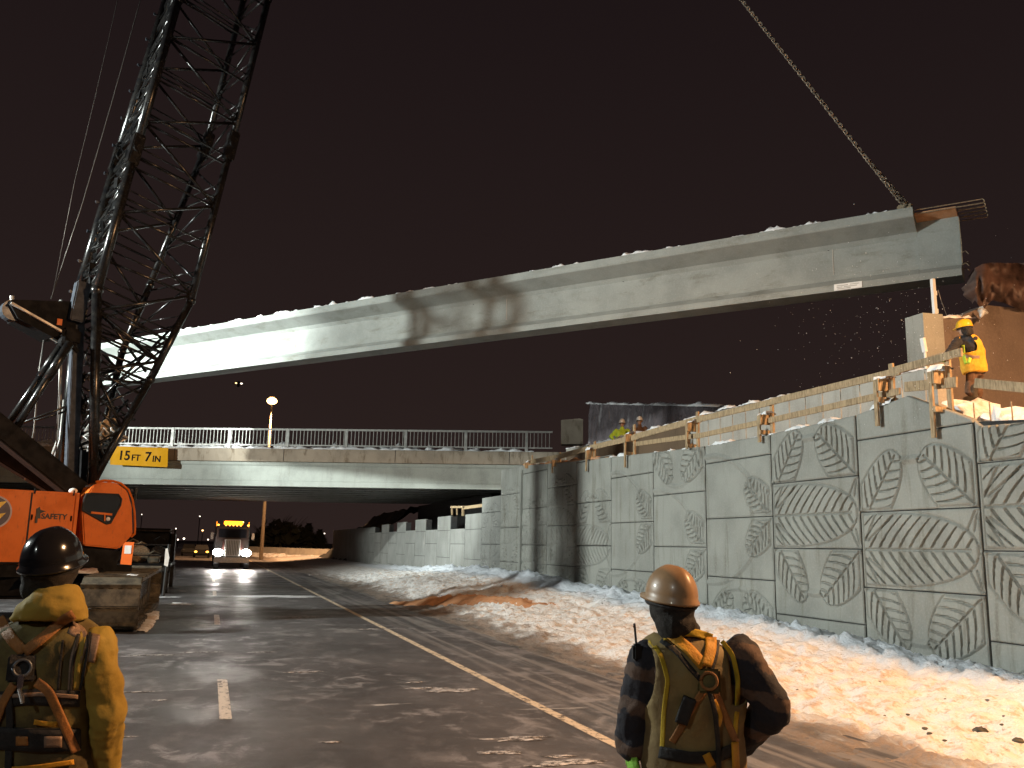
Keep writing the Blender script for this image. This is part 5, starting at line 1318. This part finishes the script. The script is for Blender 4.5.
# ---- near worker at the left
D = 4.2; A = lambda x, y, dd=0.: at_depth(x, y, D+dd)
fL = np.array([math.sin(R(14)), math.cos(R(14)), 0]); rL = np.cross(fL, (0, 0, 1.))
pelv = A(40, 775, .02)
J = dict(f=fL, pelvis=pelv, chest=A(43, 684, .02), neck=A(51, 614, .02), head=A(52, 568, .05),
         shL=A(-7, 645), shR=A(97, 646), elL=A(-18, 712, .02), elR=A(108, 712, .0), wrL=A(-14, 770, .14), wrR=A(104, 772, .12),
         hipL=pelv-rL*.10-[0, 0, .06], hipR=pelv+rL*.10-[0, 0, .06], knL=pelv-rL*.12-[0, 0, .46], knR=pelv+rL*.13-[0, 0, .46])
for k, s_ in (('L', -1), ('R', 1)): q = pelv+rL*s_*.14; J['ank'+k] = np.array([q[0], q[1], .08])
pL, vL = person(J, 'worker in black hard hat and ochre hooded jacket before the crane track', jacket='ochre', vest='olive_vest2', hat='hat_black', hs=1.2, arm=.012, glove='strap_k', headdir=fL*1+np.array([.15, 0, .25]), vox=.012, bulk=1.22, hair='balaclava')
mb1 = loft_rings([(A(50, 620, -.02), (.17, 0, 0), (0, .12, 0)), (A(53, 608, -.03), (.15, 0, 0), (0, .12, .0)), (A(57, 594, -.02), (.11, 0, 0), (0, .11, 0)), (A(58, 586, .0), (.085, 0, 0), (0, .09, 0))])
blob(mb1, 'hood', M['ochre'], pL, .012, .035, 2)
jk = [c for c in pL.children if c.name.startswith(('jacket', 'vest', 'hood'))]; bv = bvh_of(jk)
def rb(px, w, nm, mt, off=.012, th=.004): return ribbon(bv, px, w, D, nm, mt, pL, off, th=th)
rb([(70, 627), (84, 634), (76, 660), (74, 693)], 13, 'reflective_stripe', 'silver', .008); rb([(63, 640), (60, 665), (58, 690)], 2.5, 'stripe_edge', 'strap_k', .012); rb([(79, 634), (72, 665), (70, 695)], 2.5, 'stripe_edge', 'strap_k', .014)
rb([(90, 632), (86, 660), (80, 690)], 2.5, 'stripe_edge', 'strap_k', .014); rb([(96, 634), (93, 648), (90, 662)], 9, 'reflective_stripe', 'silver', .008); rb([(84, 632), (80, 650), (76, 690)], 7, 'vest_piping', 'ochre', .010)
rb([(-2, 618), (12, 640), (24, 652)], 12, 'harness_strap', 'strap_b', .022); rb([(24, 652), (45, 636), (62, 621), (74, 614)], 10, 'harness_strap', 'strap_b', .026)
rb([(-4, 700), (30, 697), (80, 699)], 16, 'waist_band', 'strap_k', .012); rb([(-4, 697), (40, 694), (78, 697)], 4, 'waist_stripe', 'silver', .018)
rb([(36, 682), (48, 690), (62, 720), (76, 752)], 10, 'harness_strap', 'strap_b', .026); rb([(14, 684), (4, 700), (-6, 726)], 8, 'harness_strap', 'strap_b', .024)
rb([(-4, 738), (36, 740), (80, 740)], 22, 'tool_belt', 'strap_k', .016, .02); rb([(16, 741), (28, 741)], 9, 'belt_patch', 'strap_b', .03); rb([(44, 742), (62, 742)], 11, 'belt_patch', 'silver', .03)
rb([(8, 690), (10, 720), (8, 770)], 7, 'harness_strap', 'strap_k', .02); rb([(34, 722), (46, 724), (58, 724)], 5, 'strap_tail', 'strap_y', .02); rb([(4, 770), (40, 767), (74, 762)], 5, 'strap_tail', 'strap_y', .02)
c = hit(bv, 22, 668, D); dd = CAM-c; dd /= np.linalg.norm(dd); e1 = np.cross(dd, (0, 0, 1.)); e1 /= np.linalg.norm(e1); e2 = np.cross(e1, dd)
mb = MB(); mb.box(c+dd*.028, (.12, .12, .018), (e1, e2, dd), bev=.008); mb.build('back_pad', M['strap_k'], pL)
mb = MB(); mb.tube([c+dd*.045+e1*.036*math.cos(t)+e2*.036*math.sin(t) for t in np.linspace(0, 2*math.pi, 17)], .0075, 8); mb.build('d_ring', M['grey_steel'], pL, smooth=True)
mb = MB(); mb.tube([c+dd*.05-e2*.03, c+dd*.055-e2*.09, c+dd*.05-e2*.15-e1*.02], .009, 8); mb.box(c+dd*.055-e2*.06, (.025, .06, .018), (e1, e2, dd), bev=.005); mb.build('snap_hook', M['chrome'], pL)

# ---- worker bending over the rail on the wall
q = gx(968, 360, 12.05); D = float((q-CAM)@BF); A = lambda x, y, dd=0.: at_depth(x, y, D+dd)
fW = np.array([-.5, .87, 0]); fW /= np.linalg.norm(fW); rW = np.cross(fW, (0, 0, 1.)); pelv = A(974, 368)
J = dict(f=fW, pelvis=pelv, chest=A(971, 350), neck=A(966.5, 335), head=A(964.5, 328.5, .0), shL=A(958.5, 340.5, .05), shR=A(973.5, 340, -.12), elL=A(951, 350, -.25), elR=A(978, 354, .1), wrL=A(946, 355.5, -.5), wrR=A(972, 360, .34),
         hipL=pelv-rW*.09-[0, 0, .05], hipR=pelv+rW*.09-[0, 0, .05], knL=pelv-rW*.1+fW*.08-[0, 0, .42], knR=pelv+rW*.1-fW*.02-[0, 0, .42], curl=.9)
for k, s_ in (('L', -1), ('R', 1)): q = pelv+rW*s_*.12; J['ank'+k] = np.array([q[0], q[1], top_at(12)+.03])
pW, vW = person(J, 'worker in yellow hard hat leaning over the timber rail on the wall', jacket='blacksleeve', vest='hivis_o', trousers='brownt', hat='hat_yellow', glove='lime', headdir=fW+np.array([0, 0, -.1]), vox=.016, bulk=1.15, vest_g=.018)
bv = bvh_of([c for c in pW.children if c.name.startswith(('jacket', 'vest'))])
ribbon(bv, [(963, 345), (964, 358), (966, 364)], 3, D, 'vest_stripe', 'hivis', pW, .012, 1.5); ribbon(bv, [(965, 356), (974, 357), (983, 357)], 3, D, 'vest_stripe', 'silver', pW, .012, 1.5); ribbon(bv, [(968, 360), (971, 361)], 6, D, 'vest_patch', 'hivis', pW, .016, 1.5)

# ---- two workers on the approach, only heads and shoulders above the parapet
def far_person(x, y, z, label, jacket, hat, spread):
    q = gz(x, y, z); D = float((q-CAM)@BF); f = np.array([-q[0], -q[1], 0]); f /= np.linalg.norm(f); r = np.cross(f, (0, 0, 1.)); up = np.array([0, 0, 1.])
    hd = q-up*.12; nk = hd-up*.2; ch = nk-up*.28; pv = nk-up*.55
    J = dict(f=f, pelvis=pv, chest=ch, neck=nk, head=hd, shL=nk-r*.19-up*.05, shR=nk+r*.19-up*.05, elL=nk-r*(.22+spread)-up*.26, elR=nk+r*(.22+spread)-up*.26, wrL=nk-r*(.20+spread*.4)-up*.42+f*.15, wrR=nk+r*(.2+spread*.4)-up*.42+f*.15,
             hipL=pv-r*.09-up*.05, hipR=pv+r*.09-up*.05, knL=pv-r*.1-up*.45, knR=pv+r*.1-up*.45)
    for k, s_ in (('L', -1), ('R', 1)): a = pv+r*s_*.12; J['ank'+k] = np.array([a[0], a[1], pv[2]-.85])
    return person(J, label, jacket=jacket, vest=None, hat=hat, glove=None, vox=.022, bulk=1.15, hair=False)
far_person(622, 420, 6.3, 'far worker in lime hi-vis jacket and white hard hat before the black plastic', 'hivis', 'hat_white', .16)
far_person(639.5, 417.5, 6.3, 'far worker in brown jacket and white hard hat before the black plastic', 'brownt', 'hat_white', .0)
# ------------------------------------------------------------------ night light
w = bpy.data.worlds.new('World'); scene.world = w; w.use_nodes = True
wn, wl = w.node_tree.nodes, w.node_tree.links; bg = wn['Background']
tc = wn.new('ShaderNodeTexCoord'); sx = wn.new('ShaderNodeSeparateXYZ'); wl.new(tc.outputs['Generated'], sx.inputs[0])
mr = wn.new('ShaderNodeMapRange'); wl.new(sx.outputs[2], mr.inputs[0]); mr.inputs[1].default_value = 0; mr.inputs[2].default_value = .55
mx = wn.new('ShaderNodeMix'); mx.data_type = 'RGBA'; wl.new(mr.outputs[0], mx.inputs[0])
mx.inputs[6].default_value = (.0250, .0155, .0138, 1); mx.inputs[7].default_value = (.0125, .0077, .0080, 1)
wl.new(mx.outputs[2], bg.inputs[0]); bg.inputs[1].default_value = 1.0
def spot(name, loc, target, power, col, size=90, rad=.25, blend=.4):
    l = bpy.data.lights.new(name, 'SPOT'); l.energy = power; l.color = col; l.spot_size = R(size); l.spot_blend = blend; l.shadow_soft_size = rad
    o = bpy.data.objects.new(name, l); COL.objects.link(o); o.location = loc
    o.rotation_euler = (Vector(target)-Vector(loc)).to_track_quat('-Z', 'Y').to_euler(); return o
MH = (.93, 1.0, .95); NA = (1., .54, .25)
spot('flood_lamp', (-21, 21.5, 10.8), (8, 20.5, 4.5), 42000, MH, 84, .6, .5)
spot('flood_lamp', (-13.5, 31, 11.5), (-1.5, 38.5, 12.2), 40000, MH, 62)
spot('flood_lamp', (-22, 40, 7.0), (5, 48, 8.6), 24000, MH, 60, .25, .5)
spot('flood_lamp', (-9, -6, 9.0), (8, 22, 2), 1300, MH, 100)
spot('street_lamp_light', (12.4, 2.2, 10.0), (7.5, 9, 0), 13000, NA, 134, .3, .5)
spot('lamp_post_light', (lp_top[0]+.5, 97.5, lp_top[2]-1.2), (lp_top[0]+3, 106, 0), 30000, NA, 118, .5)
for s_ in (-1, 1): spot('headlamp_beam', (tx+s_*.93, ty+.40, 1.12), (tx+s_*.5, ty-20, .2), 700, (1, .95, .88), 70, .1)
scene.view_settings.view_transform = 'Standard'; scene.view_settings.look = 'None'; scene.view_settings.gamma = 1; scene.view_settings.exposure = 0
scene.cycles.max_bounces = 5; scene.cycles.use_denoising = True
scene.cycles.sample_clamp_indirect = 3
